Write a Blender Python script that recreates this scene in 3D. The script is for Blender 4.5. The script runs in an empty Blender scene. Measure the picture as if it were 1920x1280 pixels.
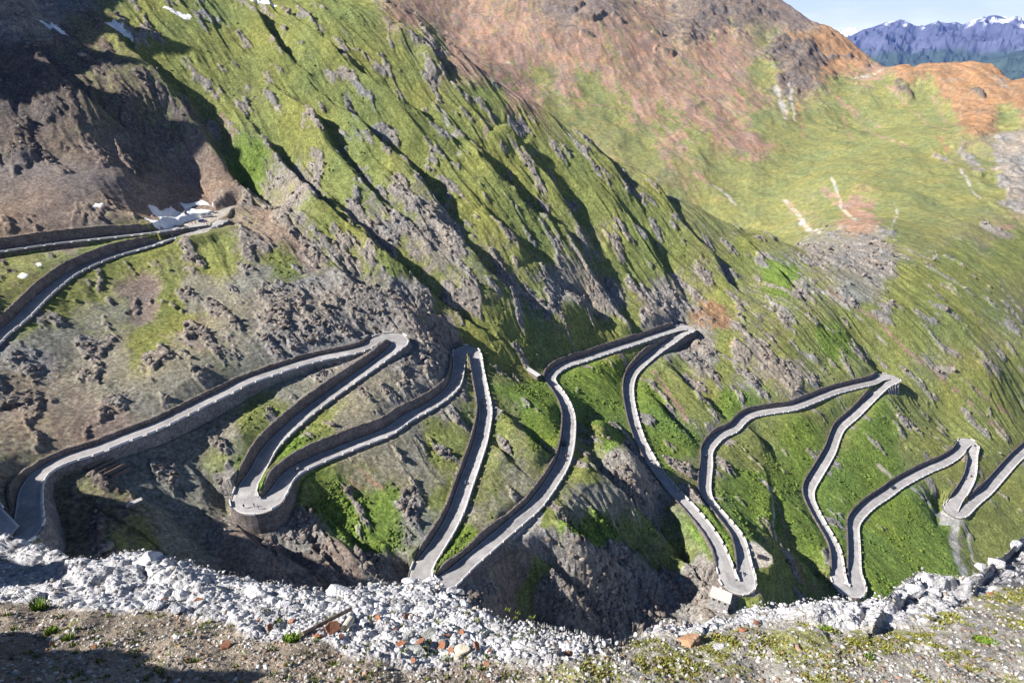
import bpy, bmesh, math, random, time
import numpy as np
from mathutils import Vector, Matrix
T0 = time.time()
random.seed(5); rng = np.random.default_rng(5)
HAZE = 1.7e-5
Q = 1.0                       # terrain mesh density
scene = bpy.context.scene
col = scene.collection
# ------------------------------------------------------------------ camera maths
F = 1067.0; PITCH = math.radians(28.5); SP, CP = math.sin(PITCH), math.cos(PITCH)
def ray(px, py):
    x = (px - 960) / F; y = (640 - py) / F
    return np.array([x, CP + y*SP, -SP + y*CP])
def project(x, y, z):
    t = y*CP - z*SP; t = np.maximum(t, 1e-3)
    u = x / t; v = (y*SP + z*CP) / t
    return 960 + u*F, 640 - v*F, t
def P_D(px, py, D):
    r = ray(px, py); return r * (D / -r[2])
def P_t(px, py, t): return ray(px, py) * t

# ------------------------------------------------------------------ noise
def _hash(ix, iy, seed):
    h = (ix.astype(np.uint32)*np.uint32(374761393) + iy.astype(np.uint32)*np.uint32(668265263) + np.uint32((seed*2246822519) & 0xffffffff))
    h ^= h >> np.uint32(13); h *= np.uint32(1274126177); h ^= h >> np.uint32(16)
    return h
def perlin(x, y, seed=0):
    x0 = np.floor(x); y0 = np.floor(y); fx = (x-x0).astype(np.float32); fy = (y-y0).astype(np.float32)
    ix = x0.astype(np.int64); iy = y0.astype(np.int64)
    u = fx*fx*fx*(fx*(fx*6-15)+10); v = fy*fy*fy*(fy*(fy*6-15)+10)
    def g(a, b, dx, dy):
        h = _hash(ix+a, iy+b, seed)
        ang = h.astype(np.float32) * np.float32(2*math.pi/4294967296.0)
        return np.cos(ang)*dx + np.sin(ang)*dy
    n00 = g(0,0,fx,fy); n10 = g(1,0,fx-1,fy); n01 = g(0,1,fx,fy-1); n11 = g(1,1,fx-1,fy-1)
    a = n00 + u*(n10-n00); b = n01 + u*(n11-n01)
    return (a + v*(b-a)) * 1.5
def fbm(x, y, seed=0, o=4, g=0.5):
    s = 0; a = 1.0; t = 0
    for i in range(o):
        s = s + a*perlin(x, y, seed+i*17); t += a; a *= g; x = x*2.03+13.7; y = y*2.03+7.1
    return s/t*1.4
def ridged(x, y, seed=0, o=4, g=0.5):
    s = 0; a = 1.0; t = 0
    for i in range(o):
        s = s + a*(1-2*np.abs(perlin(x, y, seed+i*17))); t += a; a *= g; x = x*2.07+5.3; y = y*2.07+9.9
    return s/t
def worley(x, y, seed=0):
    ix = np.floor(x); iy = np.floor(y)
    best = np.full(x.shape, 9.0, np.float32); bid = np.zeros(x.shape, np.float32); sec = best.copy()
    for a in (-1,0,1):
        for b in (-1,0,1):
            cx = ix+a; cy = iy+b
            h = _hash(cx.astype(np.int64), cy.astype(np.int64), seed)
            jx = (h & np.uint32(0xffff)).astype(np.float32)/65535; jy = (h >> np.uint32(16)).astype(np.float32)/65535
            d = np.sqrt((cx+jx-x)**2 + (cy+jy-y)**2).astype(np.float32)
            m = d < best
            sec = np.where(m, best, np.minimum(sec, d)); best = np.where(m, d, best); bid = np.where(m, jx*.6+jy*.4, bid)
    return best, sec, bid
def sstep(a, b, x):
    t = np.clip((x-a)/(b-a), 0, 1); return t*t*(3-2*t)

# ------------------------------------------------------------------ the road, traced downhill from the pass
U1 = [(-120,485),(-60,479),(0,471),(42,465),(105,456),(160,450),(220,443.5),(280,437),(325,430),(352,425),(390,420)]
U2 = [(420,412),(400,424),(372,433),(345,439),(277,462),(207,482),(140,511),(100,540),(75,562),(37,600),(0,630),(-40,670),(-100,720),(-150,760),(-172,795),(-165,830),(-140,860),(-100,890),(-60,925),(-20,970),(-6,995),(8,1012),(28,1015),(45,1003)]
BB = [(50,985),(54,950),(58,915),(74,890),(105,870),(140,856),(175,846),(237,821),(297,798),(375,759),(425,735),(462,716),(525,694),(587,675),(650,662),(687,651),(707,637),(735,632),(750,638),(747,647),(725,666),(687,694),(650,720),(612,747),(575,775),(550,797),(520,825),(500,850),(487,875),(472,900),(465,910),(457,935),(462,945),(485,948),(505,942),(520,925),(535,900),(555,882),(587,866),(625,850),(675,830),(725,811),(762,785),(800,765),(830,745),(850,725),(857,705),(860,685),(861,669),(867,657),(880,655),(891,670),(895,690),(900,715),(906,745),(910,772),(907,797),(900,830),(885,875),(870,917),(857,955),(840,990),(815,1030),(792,1065),(790,1092),(815,1105),(850,1080),(875,1057),(910,1027),(945,997),(977,970),(1000,950),(1020,925),(1037,900),(1052,875),(1061,850),(1066,820),(1067,785),(1060,760),(1047,737),(1035,722),(1031,710),(1040,697),(1060,685),(1095,674),(1145,657),(1195,641),(1245,624),(1277,615),(1295,616),(1280,624),(1260,640),(1235,657),(1210,677),(1187,700),(1179,722),(1179,747),(1184,775),(1192,805),(1202,832),(1217,860),(1232,885),(1252,910),(1267,927),(1285,945),(1305,967),(1325,992),(1340,1015),(1350,1035),(1357,1055),(1362,1072),(1365,1087),(1377,1099),(1395,1097),(1400,1082),(1395,1057),(1390,1032),(1382,1007),(1365,985),(1345,962),(1327,940),(1321,920),(1322,895),(1325,870),(1325,850),(1332,835),(1350,817),(1375,805),(1392,787),(1412,777),(1447,771),(1485,765),(1522,751),(1560,736),(1597,726),(1635,717),(1650,709),(1665,706),(1677,711),(1662,720),(1645,735),(1625,755),(1600,780),(1575,802),(1565,822),(1557,845),(1545,867),(1530,892),(1517,915),(1516,935),(1525,957),(1540,985),(1555,1010),(1565,1032),(1570,1060),(1572,1082),(1576,1097),(1590,1107),(1605,1105),(1607,1092),(1602,1072),(1601,1040),(1600,1012),(1599,987),(1607,970),(1630,947),(1660,927),(1680,912),(1700,900),(1735,882),(1770,867),(1795,850),(1805,835),(1812,827),(1822,832),(1822,855),(1821,877),(1817,897),(1807,917),(1792,940),(1782,955),(1790,962),(1807,957),(1830,937),(1850,920),(1875,892),(1897,867),(1920,845),(1980,790),(2060,720)]
APEX = [(28,1015,-1),(744,634,1),(473,948,-1),(872,655,1),(802,1102,-1),(1295,615,1),(1385,1099,-1),(1675,708,1),(1597,1107,-1),(1815,828,1),(1787,961,-1)]   # +1: far hairpin, outer side is on the left going downhill
def march(pts, D, g, D1=None):
    out = []; p = None
    for q in pts:
        r = ray(*q)
        if p is not None:
            D0 = D
            for _ in range(60):
                pn = r*(D/-r[2]); L = math.hypot(*(pn-p)[:2]); D = 0.5*D + 0.5*(D0+g*L)
        p = r*(D/-r[2]); out.append(p)
    return np.array(out)
def catmull(p, step=0.5):
    p = np.asarray(p, float); out = []
    q = np.vstack([2*p[0]-p[1], p, 2*p[-1]-p[-2]])
    for i in range(1, len(q)-2):
        a, b, c, d = q[i-1], q[i], q[i+1], q[i+2]
        n = max(2, int(np.linalg.norm(c-b)/step))
        t = np.linspace(0, 1, n, endpoint=False)[:,None]
        out.append(0.5*((2*b)+(-a+c)*t+(2*a-5*b+4*c-d)*t*t+(-a+3*b-3*c+d)*t**3))
    out.append(q[-2:-1]); return np.vstack(out)
def gauss(a, s):
    k = int(3*s)+1; w = np.exp(-.5*(np.arange(-k,k+1)/s)**2); w /= w.sum()
    pad = np.pad(a, [(k,k)]+[(0,0)]*(a.ndim-1), mode='edge')
    if a.ndim == 1: return np.convolve(pad, w, 'valid')
    return np.stack([np.convolve(pad[:,i], w, 'valid') for i in range(a.shape[1])], 1)
def resample(p, step=1.0):
    d = np.r_[0, np.cumsum(np.linalg.norm(np.diff(p, axis=0), axis=1))]
    s = np.arange(0, d[-1], step); return np.stack([np.interp(s, d, p[:,i]) for i in range(p.shape[1])], 1)
mU2 = march(U2, 91.5, 0.055); DU = -mU2[-1][2]
main = np.vstack([mU2, march(BB, 112.0, 0.08)])
# ease the off-frame loop onto the traced part
k0 = 9; k1 = len(U2)
main[k0:k1,2] = np.linspace(main[k0,2], -111.7, k1-k0)
for i in range(k0, k1):
    r = ray(*U2[i]); main[i] = r*(main[i,2]/r[2])
U1p = march(U1[::-1], 91.0, -0.03)
def prep(p):
    c = resample(catmull(p), 1.0); k = gauss(c, 1.6); k[:,2] = gauss(c, 6.0)[:,2]
    k = resample(k, 1.0)
    t = np.gradient(k[:,:2], axis=0); t /= np.linalg.norm(t, axis=1)[:,None]
    n = np.stack([-t[:,1], t[:,0]], 1)     # left of travel
    return k, t, n
R, RT, RN = prep(main)
S, ST, SN = prep(U1p)
# per-sample half width and side types
apx = []
for (ax, ay, kind) in APEX:
    px, py, tt = project(R[:,0], R[:,1], R[:,2])
    i = int(np.argmin((px-ax)**2+(py-ay)**2)); apx.append((i, kind))
print('apex', apx, 'len', len(R))
W = np.full(len(R), 2.75)
idx = np.arange(len(R))
for i, kd in apx: W += 1.3*np.exp(-.5*((idx-i)/7.0)**2)
W = W + 0.5*np.exp(-.5*((idx-0)/14.0)**2)
WS = np.full(len(S), 2.4)
dth = np.gradient(np.unwrap(np.arctan2(RT[:,1], RT[:,0])))
curv = gauss(dth, 1.0)                      # + = turning left
WL = W.copy(); WR = W.copy()
rad = 1/np.maximum(np.abs(curv), 1e-3)
WL = np.where(curv > 0.05, np.minimum(W, rad*.85), W); WR = np.where(curv < -0.05, np.minimum(W, rad*.85), W)
# side: is uphill on the left?
upL = np.zeros(len(R), bool)
cur = False; marks = sorted(apx); last = 0
# leg before the first near hairpin runs towards the camera: uphill on the right
state = False
for (i, kd) in marks:
    upL[last:i] = state; state = not state; last = i
upL[last:] = state
leftU = upL.copy(); rightU = ~upL
for (i, kd) in apx:
    if kd > 0: leftU[i-9:i+1] = False
    else: rightU[i-9:i+1] = False
LEGID = np.searchsorted(np.array(sorted([i for i, k in apx])), idx)
ALEG = np.r_[LEGID, np.full(len(S), 50)]
# ------------------------------------------------------------------ nearest-road lookup raster (1 m cells)
GX0, GX1, GY0, GY1 = -420, 720, 40, 620
nx, ny = GX1-GX0, GY1-GY0
near_d = np.full((nx, ny), 99.0, np.float32); near_i = np.full((nx, ny), -1, np.int32); legd = {}
ALL = np.vstack([R, S]); ALLT = np.vstack([RT, ST]); ALLN = np.vstack([RN, SN])
AWL = np.r_[WL, WS]; AWR = np.r_[WR, WS]
for j, p in enumerate(ALL):
    cx = int(p[0]-GX0); cy = int(p[1]-GY0); k = 17
    a0, a1, b0, b1 = max(cx-k,0), min(cx+k+1,nx), max(cy-k,0), min(cy+k+1,ny)
    if a0 >= a1 or b0 >= b1: continue
    xx = (np.arange(a0,a1)+GX0+.5)[:,None]; yy = (np.arange(b0,b1)+GY0+.5)[None,:]
    d = np.hypot(xx-p[0], yy-p[1]); sub = near_d[a0:a1,b0:b1]; m = d < sub
    sub[m] = d[m]; near_i[a0:a1,b0:b1][m] = j
    L_ = legd.setdefault(int(ALEG[j]), np.full((nx, ny), 40.0, np.float32)); L_[a0:a1,b0:b1] = np.minimum(L_[a0:a1,b0:b1], d)
_st = np.sort(np.stack(list(legd.values())), 0)[:2]; GAP = _st[1]-_st[0]; del _st, legd
def road_at(x, y):
    """nearest road sample index, signed offset (left +), road z; idx -1 when far"""
    x = np.asarray(x, float); y = np.asarray(y, float)
    ix = np.floor(x-GX0).astype(int); iy = np.floor(y-GY0).astype(int)
    ok = (ix >= 0)&(ix < nx)&(iy >= 0)&(iy < ny)
    j = np.where(ok, near_i[np.clip(ix,0,nx-1), np.clip(iy,0,ny-1)], -1)
    jj = np.maximum(j, 0)
    dx = x-ALL[jj,0]; dy = y-ALL[jj,1]
    al = dx*ALLT[jj,0]+dy*ALLT[jj,1]; s = dx*ALLN[jj,0]+dy*ALLN[jj,1]
    d = np.hypot(s, np.maximum(np.abs(al)-.6, 0))
    sgn = np.where(s >= 0, 1, -1)
    w = np.where(s >= 0, AWL[jj], AWR[jj])
    z = ALL[jj,2]
    return np.where(ok & (j >= 0), j, -1), sgn*d, w, z
# ------------------------------------------------------------------ terrain control points
ctrl = []
HU = np.full(len(R), 3.0); HD = np.full(len(R), .8)
sa_ = sorted(apx); HU[:sa_[0][0]] = 3.8; HU[sa_[0][0]:sa_[1][0]] = 1.5; HD[sa_[0][0]:sa_[1][0]] = 2.3; HU[sa_[1][0]:sa_[2][0]] = 4.1; HU[sa_[2][0]:sa_[3][0]] = 3.6
HU = gauss(HU, 6); HD = gauss(HD, 6)
pxR, pyR, tR = project(R[:,0], R[:,1], R[:,2])
for (i, kd) in apx:
    HD += 3.0*np.exp(-.5*((idx-i)/9.0)**2)
def bump(arr, px, py, h, s=14):
    i = int(np.argmin((pxR-px)**2+(pyR-py)**2)); arr += h*np.exp(-.5*((idx-i)/s)**2)
bump(HD, 520, 945, 4, 8); bump(HD, 1070, 790, 5, 12); bump(HD, 370, 765, 3, 25); bump(HD, 1230, 630, 4, 14)
bump(HD, 1672, 712, 4, 10); bump(HD, 1520, 751, 1.5); bump(HD, 1270, 635, 5, 10); bump(HD, 90, 980, 6, 10); bump(HU, 650, 820, 1.5, 25); bump(HU,280,450,1,30)
bump(HU, 1300, 965, -1.6, 30); bump(HU, 1350, 1040, -1.2, 20)
def side_pts(C, N, wl, wr, lu, hu, hd, own0, ru=None):
    for i in range(0, len(C), 5):
        for sg, w, u in ((1, wl[i], lu[i]), (-1, wr[i], (not lu[i]) if ru is None else ru[i])):
            for extra, dh in ((2.0, 0), ):
                o = w+extra
                q = C[i,:2] + N[i]*sg*o
                h = hu[i] if u else -hd[i]
                # reject if this lands on another stretch of road
                d = np.hypot(ALL[:,0]-q[0], ALL[:,1]-q[1]); d[max(0,own0+i-14):own0+i+15] = 99
                if d.min() < 6.5: continue
                ctrl.append((q[0], q[1], C[i,2]+h))
side_pts(R, RN, WL, WR, leftU, HU, HD, 0, rightU)
# U1 runs away from the pass with uphill on the right of travel
side_pts(S, SN, WS, WS, np.zeros(len(S), bool), np.full(len(S), 4.0), np.full(len(S), 2.2), len(R))
cD = [  # (px, py, drop below the camera)
 (600,1050,148),(500,1060,144),(250,960,124),(200,1000,121),(150,1015,119),(400,1050,139),(700,1075,153),(330,1000,133),(140,930,119),
 (550,500,106),(650,580,118),(400,560,108),(250,620,109),(150,700,110),(470,450,97),(480,520,104),
 (600,495,107),(710,562,119),(800,620,134),(900,668,149),(950,692,158),(1008,708,167),(1100,800,182),(1180,880,197),(1240,960,201),(1300,1050,210),(1335,1130,212),
 (1000,1050,174),(960,1060,174),(950,1130,186),(1020,1130,188),(1085,1060,177),(1082,1125,187),(1090,1165,197),(1140,1060,188),(1200,1050,199),(1150,950,181),(1120,900,174),(1200,1150,208),(1280,1150,213),(1090,860,170),(900,1120,176),
 (1700,1050,255),(1800,1050,268),(1900,980,280),(1900,1060,284),(1500,1150,243),(1400,1150,228),(1460,1000,223),(1470,1060,230),
 (400,380,90),(430,395,91),(330,400,91),(300,415,91),(440,430,96),(455,350,86),(380,350,84),(430,372,89.5),(455,395,94),(500,400,96)]
ct = [ # (px, py, depth)
 (100,350,292),(100,200,325),(100,60,365),(100,-40,400),(0,350,285),(0,200,318),(230,330,312),(230,200,345),(-150,350,275),(-150,150,320),
 (300,120,382),(300,280,351),(300,-10,410),(450,200,386),(450,300,362),(450,100,408),(450,0,435),(600,100,408),(600,250,371),(600,400,322),(600,0,450),
 (750,150,415),(750,300,372),(750,450,326),(740,10,470),(800,50,468),(860,100,462),(928,152,462),(1000,195,468),(1100,260,474),(1200,330,482),(1300,390,490),(1420,440,500),
 (900,300,400),(900,450,350),(900,580,314),(1050,350,425),(1050,500,378),(1050,620,342),(1200,450,430),(1200,560,400),(1300,500,435),(1400,520,450),
 (1400,640,398),(1500,600,420),(1700,620,448),(1850,700,446),(1500,500,470),(1600,550,460),(1980,700,480),
 (1600,480,520),(1720,500,520),(1900,600,505),(1900,500,590),(1600,420,640),(1750,400,720),(1900,400,700),(1600,350,850),(1450,385,900),(1800,300,880),
 (1700,250,1010),(1500,300,1020),(1350,320,1000),(1250,330,980),(1350,260,1080),(1250,250,1090),(1100,200,1180),(1000,165,1220),(960,140,1230),(2050,400,700),(2050,250,850),
 (1000,60,1380),(1000,0,1470),(1000,-60,1560),(860,0,1500),(860,60,1400),(1100,20,1450),(1120,100,1330),(1200,100,1380),(1150,0,1560),(1200,28,1600),(1250,36,1700),(1285,10,1750),
 (1320,-40,1780),(1400,-40,1780),(1455,0,1760),(1500,30,1730),(1560,70,1680),(1610,103,1640),(1660,128,1560),(1700,132,1450),(1740,131,1350),(1800,131,1250),(1870,137,1180),(1920,163,1080),(2000,200,1000),
 (1350,80,1500),(1350,150,1350),(1450,80,1560),(1450,180,1290),(1490,135,1370),(1560,130,1520),(1640,160,1420),(1750,190,1190),(1850,205,1080),(1900,250,940),(1620,240,1160),(1280,180,1250),(1550,200,1250)]
for a in cD: ctrl.append(tuple(P_D(*a)))
for a in ct: ctrl.append(tuple(P_t(*a)))
# hidden ground: behind the skyline of the wall, behind the peak, under the camera's own ledge, off to the left
for a in [(740,10,470),(860,100,462),(928,152,462),(1000,195,468),(1100,260,474),(1200,330,482),(1300,390,490)]:
    p = P_t(*a); dirn = p[:2]/np.hypot(p[0],p[1])
    for k, dz in ((60,-38),(160,-85),(300,-110)):
        q = p[:2]+dirn*k; zz = p[2]*(np.hypot(*q)/np.hypot(*p[:2])) + dz
        ctrl.append((q[0], q[1], max(zz, -330)))
for a in [(1320,-40,1780),(1400,-40,1780),(1455,0,1760),(1500,30,1730),(1560,70,1680),(1610,103,1640),(1660,128,1560),(1700,132,1450),(1740,131,1350),(1800,131,1250),(1870,137,1180),(1920,163,1080),(2000,200,1000)]:
    p = P_t(*a); dirn = p[:2]/np.hypot(p[0],p[1])
    for k, dz in ((120,-60),(400,-260)):
        q = p[:2]+dirn*k; ctrl.append((q[0], q[1], p[2]+dz))
ctrl += [(-30,90,-168),(40,95,-195),(90,110,-222),(200,120,-268),(300,150,-290),(-90,75,-140),(-40,45,-150),(100,50,-215),(250,60,-275),(400,150,-310),(500,250,-320),(-140,70,-118),
         (-165,97,-61),(-172,112,-73),(-215,95,-62),(-215,122,-66),(-260,105,-40),(54,215,-173),(62,200,-179),(45,236,-171),(-260,120,-30),(-190,60,-40),(-300,60,-10),(-330,220,-45),(-300,280,-58),(-440,285,-25),(-440,303,35),(-440,320,100),(-440,335,140),(-440,350,80),(-440,368,145),(-440,385,95),(-440,402,160),(-440,425,110),(-440,450,175),(-520,250,60),(-380,380,60),(-420,520,160),(-250,560,70),(600,420,-330),(800,600,-330),(1000,800,-300)]  # unseen hills and jagged ridge at left have heights shaped to cast shade
ctrl = np.array(ctrl, float)
print('ctrl', len(ctrl))
def solve_rbf(P, z, c=9.0, lam=0.6):
    d = np.sqrt(((P[:,None,:]-P[None])**2).sum(-1) + c*c)
    n = len(P); A = np.zeros((n+3, n+3)); A[:n,:n] = -d + np.eye(n)*-lam*-1*0
    A[:n,:n] += np.eye(n)*lam
    pl = np.c_[np.ones(n), P/100]; A[:n,n:] = pl; A[n:,:n] = pl.T
    w = np.linalg.solve(A, np.r_[z, 0, 0, 0]); return w
wr_ = solve_rbf(ctrl[:,:2], ctrl[:,2])
def rbf(x, y):
    sh = x.shape; q = np.stack([x.ravel(), y.ravel()], 1).astype(np.float32); out = np.empty(len(q))
    P = ctrl[:,:2].astype(np.float32); w = wr_[:len(P)].astype(np.float32)
    for i in range(0, len(q), 20000):
        b = q[i:i+20000]
        dx = b[:,0:1]-P[None,:,0]; dy = b[:,1:2]-P[None,:,1]
        out[i:i+20000] = -(np.sqrt(dx*dx+dy*dy+81.0)@w)
    out += wr_[-3] + wr_[-2]*q[:,0]/100 + wr_[-1]*q[:,1]/100
    return out.reshape(sh)
class Grid:
    def __init__(s, x0, x1, y0, y1, h):
        s.x0, s.y0, s.h = x0, y0, h; s.xs = np.arange(x0, x1+h, h); s.ys = np.arange(y0, y1+h, h)
        X, Y = np.meshgrid(s.xs, s.ys, indexing='ij'); s.z = rbf(X, Y)
    def __call__(s, x, y):
        u = (x-s.x0)/s.h; v = (y-s.y0)/s.h
        nx_, ny_ = s.z.shape
        i = np.clip(np.floor(u).astype(int), 1, nx_-3); j = np.clip(np.floor(v).astype(int), 1, ny_-3)
        fu = np.clip(u-i, -1, 2); fv = np.clip(v-j, -1, 2)
        def w(t): return (-.5*t+t*t-.5*t**3, 1-2.5*t*t+1.5*t**3, .5*t+2*t*t-1.5*t**3, -.5*t*t+.5*t**3)
        wu, wv = w(fu), w(fv); r = 0
        for a in range(4):
            for b in range(4): r = r + wu[a]*wv[b]*s.z[i+a-1, j+b-1]
        return r
G1 = Grid(-480, 720, 30, 700, 3.0); G2 = Grid(-1500, 3300, -60, 3300, 16.0)
print('grids', time.time()-T0)
def base_h(x, y):
    x = np.asarray(x, float); y = np.asarray(y, float)
    m = (x > -470)&(x < 710)&(y > 40)&(y < 690)
    z = np.zeros(x.shape)
    if m.any(): z[m] = G1(x[m], y[m])
    if (~m).any(): z[~m] = G2(x[~m], y[~m])
    return z
# ------------------------------------------------------------------ zones of ground cover, given by where they lie in the view
# g olive grass, b lush grass, r grey rock, s brown scree, k pink scree, o orange rock, d dark rock, e grey-green thin turf, w pale gravel
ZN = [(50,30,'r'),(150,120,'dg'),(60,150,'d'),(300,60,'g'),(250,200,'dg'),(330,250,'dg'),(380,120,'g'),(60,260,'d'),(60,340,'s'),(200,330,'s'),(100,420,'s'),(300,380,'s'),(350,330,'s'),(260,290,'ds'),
 (440,230,'gb'),(450,310,'b'),(420,350,'s'),(500,60,'g'),(560,160,'g'),(520,260,'g'),(560,330,'rg'),(640,60,'g'),(650,200,'g'),(640,330,'g'),(620,440,'g'),(560,390,'rg'),(700,300,'g'),(700,420,'rg'),(740,150,'g'),(800,80,'gr'),
 (780,270,'g'),(760,380,'gr'),(820,450,'r'),(760,500,'g'),(900,200,'g'),(880,300,'g'),(900,400,'g'),(920,500,'gr'),(960,270,'g'),(1000,360,'g'),(1000,460,'g'),(1000,560,'gr'),(1060,300,'g'),(1100,360,'g'),(1100,450,'gr'),(1050,540,'re'),(1130,560,'er'),(1180,500,'g'),
 (1200,400,'g'),(1250,480,'g'),(1240,580,'r'),(1300,520,'gr'),(1330,600,'o'),(1350,560,'g'),(1400,550,'gr'),(1450,520,'b'),
 (500,440,'sr'),(560,470,'sr'),(520,490,'g'),(600,560,'r'),(480,520,'er'),(540,600,'r'),(640,600,'r'),(700,610,'r'),(400,490,'g'),(380,540,'e'),(300,500,'ge'),(260,560,'s'),(330,570,'g'),(280,640,'g'),(200,600,'eg'),(180,680,'er'),(360,640,'rs'),(450,640,'er'),(560,650,'r'),
 (100,640,'es'),(60,740,'se'),(150,760,'se'),(250,720,'er'),(330,700,'e'),(400,690,'eg'),(80,560,'g'),(60,700,'r'),(200,800,'s'),
 (200,490,'g'),(280,470,'g'),(60,520,'gd'),
 (540,720,'e'),(500,780,'gb'),(420,800,'er'),(340,830,'e'),(250,860,'e'),(300,900,'e'),(380,950,'e'),(200,930,'dg'),(150,980,'dg'),(350,1030,'e'),(250,1040,'gd'),(400,870,'ge'),
 (600,800,'gb'),(700,740,'er'),(740,710,'er'),(660,790,'e'),(560,840,'b'),(480,880,'b'),(520,890,'g'),(800,700,'r'),(780,640,'r'),(830,630,'r'),(760,600,'r'),
 (620,920,'bg'),(700,870,'eg'),(760,850,'e'),(820,830,'g'),(800,900,'eg'),(720,960,'b'),(650,960,'b'),(800,980,'eg'),(700,1010,'b'),(830,930,'g'),
 (560,1010,'r'),(620,1060,'s'),(700,1060,'r'),(500,1050,'s'),(450,1020,'s'),(420,990,'r'),
 (940,850,'ge'),(970,800,'ge'),(940,780,'g'),(1000,790,'b'),(960,740,'b'),(900,900,'ge'),(960,900,'eg'),(890,960,'eg'),(850,1020,'b'),
 (1020,740,'b'),(960,680,'g'),(900,620,'g'),(820,600,'g'),(1000,650,'g'),(1100,630,'g'),(1170,600,'g'),
 (1100,890,'g'),(1100,930,'e'),(1150,940,'e'),(1060,1010,'b'),(1120,980,'b'),(1020,980,'g'),(1000,1040,'r'),(960,1080,'s'),(1000,1110,'g'),(1050,1150,'r'),(1090,1080,'r'),(1150,1050,'r'),(1200,1000,'bg'),(1250,1050,'g'),(1230,1100,'r'),(1180,1130,'r'),(1300,1100,'r'),(900,1100,'r'),(920,1140,'s'),
 (1150,850,'r'),(1200,920,'r'),(1120,800,'g'),(1090,740,'b'),(1130,700,'b'),(1130,760,'b'),(1150,820,'b'),
 (1250,700,'gb'),(1230,760,'b'),(1300,740,'g'),(1320,680,'r'),(1290,650,'r'),(1260,830,'b'),(1300,880,'gr'),(1340,700,'g'),(1380,750,'b'),(1350,660,'g'),(1400,690,'rg'),(1420,640,'gr'),(1480,700,'rg'),(1500,650,'g'),(1550,640,'b'),
 (1440,850,'bg'),(1400,840,'g'),(1500,820,'b'),(1440,930,'b'),(1400,900,'b'),(1480,900,'b'),(1520,780,'g'),(1560,770,'g'),(1450,1040,'g'),(1500,1070,'g'),(1520,1010,'b'),(1440,1090,'gb'),(1380,1040,'b'),(1330,990,'b'),
 (1650,800,'b'),(1700,780,'gb'),(1750,830,'gb'),(1650,880,'b'),(1600,900,'b'),(1700,960,'b'),(1650,1050,'b'),(1750,1030,'b'),(1720,850,'g'),(1850,1000,'g'),(1900,950,'g'),(1860,830,'g'),(1780,760,'g'),(1850,760,'g'),
 (1600,600,'g'),(1650,660,'gb'),(1700,600,'g'),(1750,680,'ge'),(1850,650,'ge'),(1900,720,'g'),(1800,600,'g'),(1900,560,'ge'),(1600,540,'e'),(1500,560,'ge'),(1550,480,'rg'),(1620,480,'r'),(1700,540,'g'),(1800,500,'g'),(1850,430,'e'),(1880,470,'g'),
 (1400,470,'g'),(1450,430,'b'),(1350,400,'g'),(1500,400,'e'),(1600,400,'k'),(1560,380,'g'),(1650,370,'g'),(1700,420,'g'),(1750,350,'g'),(1800,370,'ge'),(1830,300,'e'),(1890,290,'r'),(1900,340,'r'),(1850,350,'g'),
 (980,160,'k'),(1000,140,'g'),(1060,180,'k'),(1100,168,'g'),(1150,200,'g'),(1050,200,'g'),(1200,200,'k'),(1250,232,'g'),(1250,260,'k'),(1300,260,'g'),(1330,240,'k'),(1400,270,'k'),(1380,320,'g'),(1200,270,'g'),(1450,330,'g'),(1550,300,'g'),(1650,300,'g'),(1500,250,'g'),(1600,220,'g'),(1700,250,'g'),(1420,230,'g'),
 (800,10,'k'),(860,60,'k'),(920,100,'k'),(1000,60,'k'),(1000,110,'k'),(1100,60,'k'),(1100,110,'k'),(1200,150,'k'),(1150,100,'k'),(1200,80,'k'),(1050,20,'s'),(1100,20,'s'),(1260,130,'k'),(1330,140,'k'),(1400,200,'k'),(1250,60,'sk'),(1300,60,'d'),(1150,140,'k'),(1250,165,'k'),(1320,190,'k'),(950,110,'k'),(1180,175,'k'),(1290,200,'k'),(1330,100,'k'),(1230,110,'k'),
 (1380,20,'d'),(1330,30,'d'),(1350,90,'k'),(1400,95,'ks'),(1430,75,'gs'),(1500,40,'s'),(1450,20,'s'),(1540,90,'o'),(1500,80,'o'),(1600,120,'o'),(1520,120,'d'),(1500,100,'d'),(1450,100,'d'),(1480,140,'d'),(1550,130,'o'),(1620,140,'k'),(1570,160,'g'),(1650,180,'g'),(1430,130,'g'),
 (1700,140,'o'),(1760,150,'o'),(1820,160,'o'),(1880,170,'o'),(1780,190,'o'),(1830,200,'o'),(1830,230,'o'),(1880,220,'g'),(1720,180,'g'),(1760,220,'g'),(1900,200,'o')]
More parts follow.
